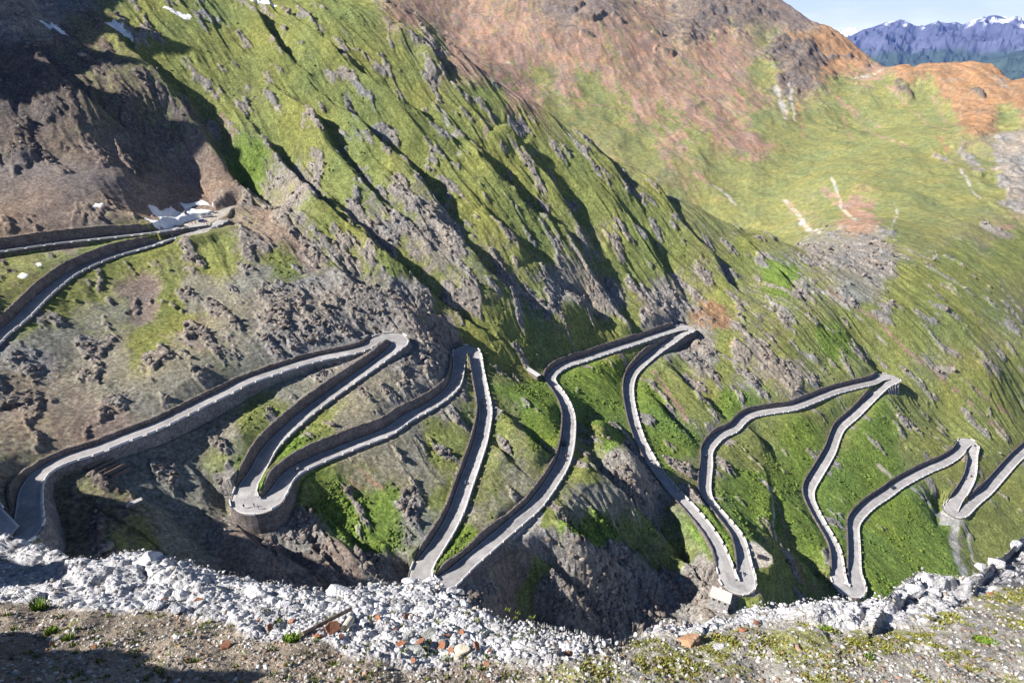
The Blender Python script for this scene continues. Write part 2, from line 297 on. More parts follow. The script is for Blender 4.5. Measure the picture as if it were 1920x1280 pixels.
STR = [ # (class, width px, [points])
 ('w',9,[(1455,165),(1462,190),(1470,215),(1472,228)]),('w',5,[(1480,160),(1484,200),(1490,225)]),('o',6,[(1487,155),(1492,190),(1500,225),(1508,252)]),('k',4,[(1520,155),(1560,180),(1600,215),(1640,250),(1700,280)]),
 ('k',4,[(1660,165),(1700,200),(1770,250)]),('k',3,[(1560,180),(1610,215),(1650,235)]),('w',6,[(1335,348),(1360,365),(1380,385)]),('w',7,[(1470,380),(1495,400),(1520,440)]),('w',5,[(1500,420),(1535,442)]),
 ('k',10,[(1540,365),(1570,385),(1600,400)]),('w',5,[(1555,345),(1580,400),(1600,420),(1625,425)]),('w',4,[(1672,385),(1680,410),(1670,430)]),('o',5,[(1755,270),(1775,290)]),('w',4,[(1800,320),(1820,350),(1838,372)]),
 ('k',8,[(1350,230),(1400,270),(1450,275)]),('k',5,[(1300,330),(1330,350)]),('w',3,[(940,123),(970,122)]),
 ('k',8,[(1555,550),(1590,575),(1640,600),(1700,660),(1760,710),(1830,775),(1900,830)]),('w',5,[(1500,530),(1560,560),(1600,590),(1660,650)]),('k',5,[(1780,690),(1830,740),(1900,790)]),
 ('o',10,[(1335,575),(1350,585)]),('w',7,[(820,180),(835,225),(850,265)]),('w',8,[(860,300)]) ,('w',5,[(1065,255),(1100,305),(1130,350)]),
 ('s',14,[(400,330),(430,350)]),('s',9,[(415,215),(435,250)]),('r',12,[(490,390),(560,420),(620,470),(700,540)]),('s',12,[(480,410),(540,450),(600,500)]),
 ('w',3,[(985,690),(1005,702),(1010,710)]),('w',8,[(1790,970),(1785,1010),(1795,1050),(1810,1078)]),('w',11,[(1405,1025),(1430,1047)]),('w',9,[(985,975),(1000,985),(965,1000)]),
 ('w',6,[(1215,680),(1195,695)]),('w',4,[(1184,738),(1190,742)]),('w',6,[(1645,872),(1660,885),(1668,892)]),('k',3,[(1450,925),(1465,960),(1475,1000)]),('w',5,[(1430,905),(1450,920)]),
 ('w',9,[(300,418),(340,412),(380,405),(430,395),(440,388)]),('w',8,[(340,432),(390,425)]),('w',7,[(425,350),(418,370),(425,385)]),
 ('k',7,[(500,1060),(540,1090)]),('k',9,[(470,960),(500,1000),(560,1060),(600,1100)]),('k',6,[(665,870),(700,905),(730,930)]),('k',5,[(640,880),(675,915)]),('k',7,[(1225,700),(1245,725),(1270,760),(1290,790)]),('k',5,[(1370,650),(1385,680)]),
 ('r',10,[(1280,640),(1320,690),(1350,730)]),('r',12,[(1385,620),(1420,670),(1470,715),(1500,735)]),('r',9,[(1460,600),(1490,630)]),('w',4,[(1545,618),(1560,628)]),
 ('o',9,[(1485,1060),(1500,1095),(1530,1110)]),('r',14,[(1150,850),(1190,900),(1210,935)]),('o',6,[(1100,1040),(1095,1060)]),('k',6,[(1060,1150)]),
 ('r',10,[(1520,470),(1560,490),(1600,500)]),('r',16,[(1590,470),(1640,490)]),('r',20,[(1870,290),(1900,310)]),('r',16,[(1880,340),(1910,370)]),('r',14,[(1800,290),(1840,320)]),('r',7,[(1750,295),(1780,310)]),('k',6,[(1860,440),(1900,430)]),('r',10,[(1840,430),(1890,450)]),
 ('w',3.5,[(1422,898),(1436,915),(1448,940),(1452,965),(1450,990),(1458,1018)]),('w',3,[(1422,898),(1436,915),(1448,940),(1452,965),(1450,990),(1458,1018)]),('w',10,[(1790,970),(1785,1010),(1792,1040)]),('w',12,[(1788,975),(1786,1010),(1795,1050),(1808,1075)]),('s',5,[(1800,1010),(1806,1050)]),('w',4,[(1810,1000),(1822,1040),(1826,1075)]),
 ('p',2.5,[(1160,60),(1172,95)]),('p',2.5,[(1262,95),(1276,135),(1284,165)]),('p',3,[(1335,70),(1345,100)]),('p',3,[(1300,140),(1312,165)]),('p',2.5,[(1230,95),(1240,125)]),('p',3,[(1295,185),(1340,225)]),('p',2.5,[(980,60),(1000,95)]),('p',2.5,[(1010,75),(1035,100)]),('p',6,[(1390,175),(1405,215),(1430,245)]),('p',2.5,[(1370,40),(1374,70)]),('p',2.5,[(1490,170),(1494,200)]),('p',2.5,[(1430,180),(1438,205)]),('d',7,[(1040,10),(1070,22),(1090,8)]),('d',6,[(1080,35),(1110,45),(1130,30)]),('d',4,[(1090,70),(1110,72)]),('d',6,[(1150,35),(1165,45)]),('d',5,[(1225,65),(1240,70)]),('d',7,[(1230,100),(1260,108)]),('s',7,[(1240,120),(1290,125),(1340,150)]),('p',2,[(1780,160),(1784,195)]),('p',3,[(1820,165),(1825,200)]),('k',3,[(1795,200),(1800,225)]),('k',3,[(1850,180),(1835,215),(1828,240)]),('k',3,[(1745,185),(1765,215),(1790,240)]),('p',2.5,[(1735,150),(1760,190),(1790,225)]),('s',6,[(1860,160),(1900,175)]),('s',5,[(1760,165),(1800,160)]),('p',3,[(1700,200),(1740,235)]),('k',3,[(1580,215),(1590,250),(1600,262)]),('p',3,[(1590,130),(1640,150)]),('w',5,[(1600,150),(1630,140),(1655,132)]),('k',2,[(1040,200),(1150,205),(1260,225),(1400,290)]),('k',3,[(1220,240),(1260,275)]),('k',3,[(1250,250),(1290,290)]),('k',4,[(1240,230),(1285,262),(1310,280)]),
 ('d',16,[(1450,30),(1400,15)]),('d',14,[(1290,45),(1330,30)]),('d',10,[(1490,98),(1510,115)]),('d',8,[(1530,118),(1590,115)]),('d',10,[(1462,150),(1490,135)]),('d',14,[(1680,172),(1700,185)]),('d',12,[(1815,190),(1835,195)]),
 ('r',12,[(1000,280)]),('r',12,[(905,235),(925,225),(910,260)]),('r',10,[(650,180),(670,235)]),('r',10,[(700,230),(740,250)]),('r',16,[(800,140),(820,160)])]
# ribs and gullies of the wall: (depth m, width m, points running down the fall line); shade falls to their lower right
GUL = [(5,7,[(440,0),(490,40),(530,110),(560,130)]),(4,5,[(570,50),(640,120)]),(6,7,[(640,110),(700,170),(760,200),(820,245)]),(4,6,[(745,50),(785,80)]),(5,6,[(800,90),(835,145)]),
 (7,9,[(620,190),(680,240),(730,300),(790,350)]),(6,8,[(740,290),(790,350),(850,420)]),(6,8,[(930,240),(985,275)]),(7,9,[(975,270),(1030,340),(1080,420),(1120,480)]),(6,7,[(880,270),(930,330),(990,390)]),
 (6,8,[(905,320),(960,380),(1040,440)]),(6,8,[(1000,390),(1060,450),(1110,520),(1170,600)]),(5,7,[(1100,270),(1150,330),(1190,380)]),(5,6,[(1190,320),(1240,370),(1290,430)]),(5,7,[(1140,370),(1200,440),(1250,510),(1285,570)]),
 (7,9,[(530,180),(600,240),(640,300),(700,370)]),(6,8,[(590,330),(660,420),(720,480),(790,540)]),(7,9,[(480,250),(540,330),(600,400),(680,470)]),(8,10,[(330,200),(400,290),(450,360),(520,400)]),(7,8,[(700,480),(780,540),(860,600),(930,640)]),
 (6,8,[(620,500),(700,560),(800,610),(880,650)]),(6,7,[(840,440),(900,500),(960,560),(1000,620)]),(5,7,[(900,390),(940,440),(1000,500)]),(6,7,[(1060,560),(1120,610)]),(5,6,[(1270,420),(1330,480),(1370,540),(1450,590)]),
 (7,9,[(200,60),(280,140),(360,200),(420,290)]),(6,8,[(60,100),(140,180),(220,240)]),(4,5,[(1380,440),(1430,490),(1500,560)]),
 (3,4,[(1255,690),(1300,740),(1360,790)]),(3,4,[(1210,740),(1250,780),(1300,830)]),(3,4,[(1400,800),(1440,850)]),(4,5,[(1420,1000),(1480,1040),(1550,1100)]),(3,5,[(1440,920),(1445,980),(1465,1020)]),
 (6,7,[(1090,850),(1150,920),(1230,1010)]),(6,7,[(1030,980),(1090,1030),(1180,1100)]),(6,7,[(1000,1060),(1060,1120),(1130,1180)]),(5,6,[(1120,980),(1180,1040),(1270,1120)]),(4,6,[(1180,960),(1250,1030),(1320,1110)]),
 (2,4,[(370,900),(450,990),(530,1080)]),(2.2,4,[(430,960),(500,1030),(580,1090)]),(2.5,5,[(150,880),(300,960),(400,1050)]),(1.5,3,[(560,1010),(600,1050),(640,1090)]),(1.5,3,[(600,990),(650,1040),(690,1085)]),(1.5,3,[(480,990),(530,1040),(580,1080)]),(3,4,[(880,800),(960,870)]),(4,5,[(930,770),(1000,830),(1040,860)]),(3,4,[(640,1000),(690,1060)])]
CLS = 'gbrskodewp'
CI = {c: i for i, c in enumerate(CLS)}
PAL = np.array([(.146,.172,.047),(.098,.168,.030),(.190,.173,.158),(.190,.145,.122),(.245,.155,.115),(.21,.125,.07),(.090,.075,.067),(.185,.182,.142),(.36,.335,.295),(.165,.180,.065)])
PAL2 = np.array([(.232,.250,.085),(.190,.250,.055),(.31,.285,.26),(.275,.22,.185),(.345,.235,.18),(.33,.20,.115),(.175,.14,.12),(.27,.26,.22),(.46,.43,.39),(.235,.240,.098)])

def seg_dist(px, py, pts):
    """distance and signed side to a px polyline"""
    if len(pts) == 1:
        d = np.hypot(px-pts[0][0], py-pts[0][1]); return d, d, np.full(px.shape, .5)
    best = np.full(px.shape, 1e9); sd = np.zeros(px.shape); tt = np.zeros(px.shape); n = len(pts)-1
    for k in range(n):
        ax, ay = pts[k]; bx, by = pts[k+1]; vx, vy = bx-ax, by-ay; L2 = vx*vx+vy*vy
        u = np.clip(((px-ax)*vx+(py-ay)*vy)/L2, 0, 1)
        dx = px-(ax+u*vx); dy = py-(ay+u*vy); d = np.hypot(dx, dy); s = np.sign(vx*dy - vy*dx)
        m = d < best; best = np.where(m, d, best); sd = np.where(m, s*d, sd); tt = np.where(m, (k+u)/n, tt)
    return best, sd, tt
def poly_sd(x, y, w):
    n = len(w); ins = np.zeros(x.shape, bool); dist = np.full(x.shape, 1e9)
    for i in range(n):
        ax, ay = w[i,:2]; bx, by = w[(i+1)%n,:2]
        ins ^= ((ay > y) != (by > y)) & (x < (bx-ax)*(y-ay)/((by-ay) if abs(by-ay) > 1e-6 else 1e-6)+ax)
        L2 = (bx-ax)**2+(by-ay)**2+1e-9; u = np.clip(((x-ax)*(bx-ax)+(y-ay)*(by-ay))/L2, 0, 1)
        dist = np.minimum(dist, np.hypot(x-ax-u*(bx-ax), y-ay-u*(by-ay)))
    return np.where(ins, dist, -dist)
LOTS = []
for D, pts in ((91.3, [(325,432),(345,420),(370,412),(395,400),(430,388),(441,385),(425,398),(400,418),(388,434),(350,442)]),
               (202.0, [(1397,1012),(1412,1017),(1430,1028),(1446,1041),(1447,1052),(1438,1060),(1420,1063),(1402,1061)]),
               (162.0, [(1003,955),(1018,960),(1012,980),(985,1003),(955,1012),(965,985)]),
               (266.1, [(1765,958),(1800,968),(1797,985),(1762,982)]),
               (203.5, [(1330,1104),(1362,1108),(1374,1124),(1368,1142),(1326,1138)]),
               (200.5, [(1375,1106),(1412,1103),(1416,1116),(1372,1118)])):
    LOTS.append((np.array([P_D(a, b, D)[:2] for a, b in pts]), -D-.25))
FD = np.array([0.70, -0.714]); FU = np.array([0.714, 0.70])      # fall line of the big wall and its cross direction, in plan
HU[:40] = np.minimum(HU[:40], .2+np.clip(np.arange(40)-10, 0, 99)*.12); AHU = np.r_[HU, np.clip(.2+(np.arange(len(S))-14)*.16, .2, 5.0)]; AHD = np.r_[HD, np.full(len(S), 2.2)]
SIDEU = (np.r_[leftU, np.zeros(len(S), bool)], np.r_[rightU, np.ones(len(S), bool)])
def full_height(x, y, want_color=True, detail=True):
    zb = base_h(x, y)
    px, py, t = project(x, y, zb)
    r = np.hypot(x, y)
    # class weights, warped so borders are ragged
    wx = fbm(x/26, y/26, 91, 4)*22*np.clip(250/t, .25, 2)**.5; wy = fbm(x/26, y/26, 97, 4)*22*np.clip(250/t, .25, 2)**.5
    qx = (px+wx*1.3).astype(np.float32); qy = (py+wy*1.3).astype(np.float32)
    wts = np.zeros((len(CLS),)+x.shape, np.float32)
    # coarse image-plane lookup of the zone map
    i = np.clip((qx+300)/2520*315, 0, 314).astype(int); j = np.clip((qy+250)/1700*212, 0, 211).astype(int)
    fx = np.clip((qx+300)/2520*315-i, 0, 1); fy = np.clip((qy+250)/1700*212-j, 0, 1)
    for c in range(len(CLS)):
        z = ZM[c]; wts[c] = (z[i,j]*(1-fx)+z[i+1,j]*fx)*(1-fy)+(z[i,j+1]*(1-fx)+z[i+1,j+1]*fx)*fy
    rel = wts.copy(); farq_ = sstep(560, 900, r)
    brk = sstep(-.45, .10, fbm(x/7*np.where(r>600,.3,1), y/7*np.where(r>600,.3,1), 87, 3))
    for cl, wd, pts in STR:
        xs = [p[0] for p in pts]; ys = [p[1] for p in pts]; mg = wd*1.6+8
        m = (px > min(xs)-mg)&(px < max(xs)+mg)&(py > min(ys)-mg)&(py < max(ys)+mg)
        if not m.any(): continue
        d, sd, tt = seg_dist(px[m]+wx[m]*.18, py[m]+wy[m]*.18, pts)
        a = (.68*sstep(wd*.95, wd*.25, d*(1.0+.5*wx[m]/20))*np.where(farq_[m] > .5, .5+.5*brk[m], .25+.75*brk[m])).astype(np.float32)
        v = wts[:,m]*(1-np.clip(a,0,1)*.85); v[CI[cl]] += a; wts[:,m] = v
        if cl in 'rd': rel[CI[cl]][m] += a
    # distance to roads
    j_, s_, w_, zr_ = road_at(x, y)
    ad = np.abs(s_)
    nearroad = np.where(j_ >= 0, sstep(10, 3.5, ad), 0.0)
    farq = sstep(560, 900, r)
    rock = np.clip(rel[CI['r']]+rel[CI['d']]*np.where(farq > .5, 1.0, .7)+rel[CI['o']]*.35*(1-.5*farq)+rel[CI['e']]*.22*(1-farq)+rel[CI['s']]*.03*(1-farq)+(rel[CI['g']]*.16+rel[CI['b']]*.04)*(1-farq), 0, 1)
    z = zb.copy()
    far = sstep(560, 900, r); keep = (1-nearroad*.85)*(1-.0*far)
    # along/across coordinates
    u = x*FU[0]+y*FU[1]; v = x*FD[0]+y*FD[1]
    wallm = sstep(250, 330, y - .12*x)*(1-far)            # the big wall
    warp = fbm(x/80, y/80, 5, 3)*11
    rb0 = ridged((u+warp)/34, v/230, 11, 2, .5); rib = ridged((u+warp-7.5*rb0)/34, v/230, 11, 3, .45)*2.1
    rb0 = ridged((u+warp*.7)/13, v/95, 23, 2, .5); rib += ridged((u+warp*.7-3.2*rb0)/13, v/95, 23, 3, .55)*1.9 + ridged((u+warp*.8)/5.8, v/34, 27, 3, .6)*.5
    ravm = sstep(950, 1010, px)*sstep(1370, 1330, px)*sstep(900, 960, py)*(1-far) + .55*sstep(350,420,px)*sstep(800,740,px)*sstep(950,990,py)
    z += rib*(0.25+.9*np.maximum(wallm, ravm))*keep*(1-far)*(1-.8*sstep(.3,.8,rel[CI['s']])*(1-ravm))
    n0_ = fbm(x/6, y/6, 33, 3)
    # mid bumps
    z += fbm(x/45, y/45, 31, 3)*1.3*keep*(1-far*.3)
    z += fbm(x/9, y/9, 37, 5, .55)*.45*keep*(.7+rock*.8)
    z += fbm(x/2.3, y/2.3, 39, 3)*(.13+.22*rock)*keep*(1-far)
    # explicit gullies
    for A, wd, pts in GUL:
        xs = [p[0] for p in pts]; ys = [p[1] for p in pts]
        m = (px > min(xs)-60)&(px < max(xs)+60)&(py > min(ys)-60)&(py < max(ys)+60)&(t < 620)
        if not m.any(): continue
        d, sd, tt = seg_dist(px[m]+wx[m]*.35, py[m]+wy[m]*.35, pts)
        dm = -sd*t[m]/F/(wd*.9)                                # + on the upper right side
        end = np.sin(np.clip(tt, .03, .97)*math.pi)**.6
        z[m] -= A*1.15*end*np.tanh((dm-.15)*3.4)*np.exp(-.30*dm*dm)*keep[m]*np.where(d < 55, 1, 0)
    # crags: blocky outcrops where rock shows
    sc = np.where(r > 700, 3.0, 1.0)
    cr = np.clip((fbm(u/10/sc, v/24/sc, 41, 5)*1.6+.80*(rock-.66))*4.5, 0, 1)*(rock > .05)
    w1, w2, wid = worley((u+warp*.3)/8/sc, v/13/sc, 53)
    w3, w4, wid2 = worley((x+fbm(x/5,y/5,3,2)*2)/2.6/sc, (y)/2.6/sc, 59)
    q1 = ridged((u+warp*.4)/11/sc, v/19/sc, 55, 5, .62); q2 = ridged(x/3.0/sc, y/3.0/sc, 57, 4, .7)
    crag = .3+np.maximum(q1, -.35)*1.3 + (wid-.4)*1.7 + q2*1.3 + (wid2-.5)*1.6 + np.clip(w4-w3,0,.22)*2.0
    z += crag*cr*keep*(1+1.2*far)*(.58+.1*wallm)
    bld = np.clip((wid2-.93)*16, 0, 1)*np.clip(.45-w3, 0, .45)*(2.2)       # scattered boulders
    z += bld*(1-nearroad)*(1-far)*sstep(.05,.5,rock+.12)
    # far bowl: long spurs
    if far.max() > 0:
        ang = np.arctan2(x, y)
        fv = (x*.15-y)*1.0; fu = x+.15*y
        z += far*(ridged((fu+warp*4)/150, fv/520, 61, 3, .45)*(13*rel[CI['o']]+4.5*rel[CI['k']]+14*rel[CI['d']]) + fbm(x/210, y/210, 67, 4)*11+ridged(x/85+.3*warp/11, y/150, 69, 2)*3.2)
        z += far*(ridged((fu+warp*3)/42, fv/150, 71, 3)*3.2)*np.clip(rel[CI['o']]+rel[CI['k']]*.10+rel[CI['d']]+.10,0,1)
        z += far*fbm(x/24, y/24, 73, 3)*3*rock + far*(ridged((x+.12*y)/30, (x*.12-y)/120, 77, 4, .6)*3.6*(rel[CI['o']]+.28*rel[CI['k']]+1.4*rel[CI['d']]+.10)+fbm(x/11, y/11, 79, 3)*.5)
    mm_ = j_ >= 0
    if mm_.any():
        jq = np.maximum(j_, 0); up = np.where(s_ >= 0, SIDEU[0][jq], SIDEU[1][jq])
        gi = np.clip(np.floor(x-GX0).astype(int), 0, nx-1); gj = np.clip(np.floor(y-GY0).astype(int), 0, ny-1)
        gp = np.clip(GAP[gi,gj]/5.0, 0, 1)
        fade = mm_*np.where(up, sstep(8, 1.5, ad-w_), sstep(11, 1.5, ad-w_))*gp
        tu = zr_+AHU[jq]+.25*n0_; td = zr_-AHD[jq]+.2*n0_
        z = np.where(up, z+np.maximum(tu-z, 0)*fade, z-np.maximum(z-td, 0)*fade)
        z = np.where(up & (ad < w_+7), np.minimum(z, zr_+AHU[jq]+2.0+np.maximum(ad-w_,0)*1.1), z)
    for poly, zl in LOTS:
        lo = poly.min(0)-6; hi = poly.max(0)+6
        m = (x > lo[0])&(x < hi[0])&(y > lo[1])&(y < hi[1])
        if not m.any(): continue
        sd = poly_sd(x[m], y[m], poly); b = sstep(-7.0, -.3, sd); z[m] = z[m]*(1-b)+zl*b
        if want_color:
            b = sstep(-.8, .4, sd); vv = wts[:,m]*(1-b); vv[CI["w"]] += 1.6*b; wts[:,m] = vv
    znat = z
    # bench for the road
    m = (j_ >= 0)
    b = np.where(m, 1-sstep(w_+.55, w_+1.2, ad), 0.0)
    z = z*(1-b) + (zr_-.45)*b
    if not want_color: return z
    # ---- colour
    n1 = fbm(x/5/sc, y/5/sc, 101, 4); n2 = fbm(x/1.6/sc, y/1.6/sc, 103, 3); n3 = fbm(x/40, y/40, 107, 3)
    nst = np.where(farq > .5, fbm((x+.10*y+warp*1.2)/7, (x*.10-y)/150, 109, 4, .6), fbm(u/2.2, v/26, 109, 3))
    sc_ = wts.copy()
    sc_[CI['g']] += .30*n1 + .15*n2
    sc_[CI['b']] += .25*n3 + .10*n2
    sc_[CI['r']] += -.28*n1 + .12*n2 + cr*(.35+.75*sstep(.5,.1,rel[CI['s']]+rel[CI['d']]+rel[CI['o']]+rel[CI['k']]))*np.where(farq > .5, rock, 1)
    sc_[CI['g']] -= cr*.35; sc_[CI['b']] -= cr*.3; sc_[CI['d']] += cr*.25*(n3 > 0)
    sc_[CI['s']] += .30*nst
    sc_[CI['p']] += .22*n1 + .15*nst
    if farq.max() > 0:
        rs1 = ridged((x+.12*y+warp*1.6)/24, (x*.12-y)/330, 121, 2, .5)*farq; rs2 = ridged((x+.18*y+warp*1.2+40)/19, (x*.18-y)/240, 125, 2, .5)*farq
        sc_[CI['p']] += 1.05*sstep(.50, .86, rs1)*rel[CI['k']]; sc_[CI['k']] += .95*sstep(.60, .9, rs2)*rel[CI['p']]*np.clip(.25+n3*1.5, 0, 1); sc_[CI['w']] += .5*sstep(.72, .95, rs2)*(rel[CI['k']]+.5*rel[CI['o']]); sc_[CI['d']] += .95*sstep(.05,.45,fbm(x/22,y/14,127,4))*sstep(-70,30,z)*(rel[CI['k']]+rel[CI['s']])*farq
    sc_[CI['b']] += .12*nst
    sc_[CI['e']] += .22*n2 + .1*nst
    sc_[CI['k']] += .28*nst
    sc_[CI['o']] += .25*nst
    sc_[CI['d']] += cr*.35*rock - .1*n1
    sc_ = np.exp(np.clip(sc_, -1, 3)*7.0); sc_ /= sc_.sum(0)
    mixv = np.clip(.5+.9*n2+.5*n1*.6, 0, 1)
    full_height.rockmask = cr*(rock > .1) + .35*sstep(.25,.8,rel[CI['r']]+rel[CI['s']]*.45+rel[CI['e']]*.1)*(1-nearroad) ; full_height.near = nearroad
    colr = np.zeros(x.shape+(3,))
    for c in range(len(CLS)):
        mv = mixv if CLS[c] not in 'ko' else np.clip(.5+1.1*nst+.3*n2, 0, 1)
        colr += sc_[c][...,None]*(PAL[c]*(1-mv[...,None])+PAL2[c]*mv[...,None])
    fine = np.where(farq > .5, 1+.16*fbm(x/9, y/9, 113, 3)+.10*fbm(x/90, y/90, 115, 3), 1+.12*n2); colr *= fine[...,None]
    tint = np.stack([1+.22*n3, 1+.10*n3, 1-.05*n3], -1); colr *= tint
    # grassy verges along the tops of the retaining walls
    return z, colr, znat
# zone map by inverse distance in the image plane
zx = np.linspace(-300, 2220, 316+1); zy = np.linspace(-250, 1450, 213+1)
ZX, ZY = np.meshgrid(zx, zy, indexing='ij')
ZM = np.zeros((len(CLS), len(zx), len(zy)), np.float32); tot = np.zeros(ZX.shape)
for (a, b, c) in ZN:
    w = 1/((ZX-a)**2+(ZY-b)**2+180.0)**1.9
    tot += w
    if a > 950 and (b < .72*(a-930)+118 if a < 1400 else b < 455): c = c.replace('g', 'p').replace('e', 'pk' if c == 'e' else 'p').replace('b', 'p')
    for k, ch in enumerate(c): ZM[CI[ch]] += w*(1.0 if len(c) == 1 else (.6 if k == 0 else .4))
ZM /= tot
# ------------------------------------------------------------------ materials
MATS = {}
def nodes(name):
    m = bpy.data.materials.new(name); m.use_nodes = True; nt = m.node_tree
    b = nt.nodes['Principled BSDF']; MATS[name] = m; return m, nt, b
def mat(name, c, rough=.8, var=.25, scale=4.0, bump_=0.0, metal=0.0, spec=.3, bscale=None, c2=None):
    m, nt, b = nodes(name)
    N = nt.nodes.new; L = nt.links.new
    tc = N('ShaderNodeTexCoord'); no = N('ShaderNodeTexNoise'); no.inputs['Scale'].default_value = scale; no.inputs['Detail'].default_value = 6
    L(tc.outputs['Object'], no.inputs['Vector'])
    mx = N('ShaderNodeMix'); mx.data_type = 'RGBA'
    a = c2 or tuple(min(1, v*(1+var)) for v in c)
    mx.inputs[6].default_value = (*[v*(1-var) for v in c], 1) if c2 is None else (*c, 1); mx.inputs[7].default_value = (*a, 1)
    rm = N('ShaderNodeMapRange'); rm.inputs['From Min'].default_value = .3; rm.inputs['From Max'].default_value = .7
    L(no.outputs['Fac'], rm.inputs['Value']); L(rm.outputs['Result'], mx.inputs[0]); L(mx.outputs[2], b.inputs['Base Color'])
    b.inputs['Roughness'].default_value = rough; b.inputs['Metallic'].default_value = metal; b.inputs['Specular IOR Level'].default_value = spec
    if bump_:
        n2 = N('ShaderNodeTexNoise'); n2.inputs['Scale'].default_value = bscale or scale*3; n2.inputs['Detail'].default_value = 8
        L(tc.outputs['Object'], n2.inputs['Vector'])
        bp = N('ShaderNodeBump'); bp.inputs['Strength'].default_value = 1; bp.inputs['Distance'].default_value = bump_
        L(n2.outputs['Fac'], bp.inputs['Height']); L(bp.outputs['Normal'], b.inputs['Normal'])
    return m
def ground_mat(name, s1, s2, bd, vary=.45):
    m, nt, b = nodes(name); N = nt.nodes.new; L = nt.links.new
    at = N('ShaderNodeAttribute'); at.attribute_name = 'Col'
    ge = N('ShaderNodeNewGeometry')
    n1 = N('ShaderNodeTexNoise'); n1.inputs['Scale'].default_value = s1; n1.inputs['Detail'].default_value = 8; n1.inputs['Roughness'].default_value = .65
    n2 = N('ShaderNodeTexNoise'); n2.inputs['Scale'].default_value = s2; n2.inputs['Detail'].default_value = 5
    L(ge.outputs['Position'], n1.inputs['Vector']); L(ge.outputs['Position'], n2.inputs['Vector'])
    mr = N('ShaderNodeMapRange'); mr.inputs['From Min'].default_value = .3; mr.inputs['From Max'].default_value = .7; mr.inputs['To Min'].default_value = 1-vary; mr.inputs['To Max'].default_value = 1+vary
    L(n1.outputs['Fac'], mr.inputs['Value'])
    n3 = N('ShaderNodeTexNoise'); n3.inputs['Scale'].default_value = s1*.14; n3.inputs['Detail'].default_value = 6; L(ge.outputs['Position'], n3.inputs['Vector'])
    m3 = N('ShaderNodeMapRange'); m3.inputs['From Min'].default_value = .3; m3.inputs['From Max'].default_value = .7; m3.inputs['To Min'].default_value = .8; m3.inputs['To Max'].default_value = 1.2; L(n3.outputs['Fac'], m3.inputs['Value'])
    mu = N('ShaderNodeMath'); mu.operation = 'MULTIPLY'; L(mr.outputs[0], mu.inputs[0]); L(m3.outputs[0], mu.inputs[1])
    vm = N('ShaderNodeVectorMath'); vm.operation = 'SCALE'; L(at.outputs['Color'], vm.inputs[0]); L(mu.outputs[0], vm.inputs['Scale'])
    L(vm.outputs['Vector'], b.inputs['Base Color'])
    b.inputs['Roughness'].default_value = .95; b.inputs['Specular IOR Level'].default_value = .15
    ad = N('ShaderNodeMath'); ad.operation = 'ADD'; L(n1.outputs['Fac'], ad.inputs[0]); L(n2.outputs['Fac'], ad.inputs[1])
    bp = N('ShaderNodeBump'); bp.inputs['Strength'].default_value = 1; bp.inputs['Distance'].default_value = bd
    L(ad.outputs[0], bp.inputs['Height']); L(bp.outputs['Normal'], b.inputs['Normal'])
    return m
# ------------------------------------------------------------------ object helpers
def tag(o, label=None, cat=None, group=None, kind=None):
    if label: o['label'] = label
    if cat: o['category'] = cat
    if group: o['group'] = group
    if kind: o['kind'] = kind
    return o
def mesh_obj(name, verts, faces, m, parent=None, smooth=False, cols=None, quads=True):
    me = bpy.data.meshes.new(name)
    v = np.asarray(verts, np.float32)
    if isinstance(faces, np.ndarray):
        k = faces.shape[1]; nf = len(faces)
        me.vertices.add(len(v)); me.vertices.foreach_set('co', v.ravel())
        me.loops.add(nf*k); me.loops.foreach_set('vertex_index', faces.ravel().astype(np.int32))
        me.polygons.add(nf); me.polygons.foreach_set('loop_start', np.arange(0, nf*k, k, dtype=np.int32))
        me.update(calc_edges=True); me.validate(verbose=False)
    else: me.from_pydata([tuple(p) for p in v], [], faces); me.update()
    if smooth: me.polygons.foreach_set('use_smooth', np.ones(len(me.polygons), bool))
    if cols is not None:
        ca = me.color_attributes.new('Col', 'FLOAT_COLOR', 'POINT')
        ca.data.foreach_set('color', np.c_[cols.reshape(-1,3), np.ones(len(v))].astype(np.float32).ravel())
    if m: me.materials.append(m)
    o = bpy.data.objects.new(name, me); col.objects.link(o)
    if parent: o.parent = parent
    return o
def grid_faces(a, b):
    i = np.arange(a-1)[:,None]*b + np.arange(b-1)[None,:]
    return np.stack([i, i+1, i+b+1, i+b], -1).reshape(-1, 4)
def empty(name, loc=(0,0,0), rz=0):
    o = bpy.data.objects.new(name, None); col.objects.link(o); o.location = loc; o.rotation_euler = (0,0,rz); return o
# ------------------------------------------------------------------ terrain mesh: rings round the viewpoint, dense where the slope is near
na = int(1500*Q)
az = np.radians(np.linspace(-70, 67, na))
def seg(a, b, n): return np.exp(np.linspace(math.log(a), math.log(b), int(n*Q), endpoint=False))
rr = np.r_[seg(48, 110, 70), seg(110, 520, 1050), seg(520, 2500, 700), seg(2500, 3200, 12)]
AZ, RR = np.meshgrid(az, rr, indexing='ij')
X = RR*np.sin(AZ); Y = RR*np.cos(AZ)
Z, CC, ZNAT = full_height(X, Y)
RKM = full_height.rockmask; NRM = full_height.near
print('height', time.time()-T0, X.shape)
terr_m = ground_mat('mountain_ground', 1.1, 6.0, .45, .6)
terrain = mesh_obj('terrain', np.stack([X, Y, Z], -1).reshape(-1,3), grid_faces(*X.shape)[:, ::-1], terr_m, smooth=True, cols=CC)
tag(terrain, kind='structure')
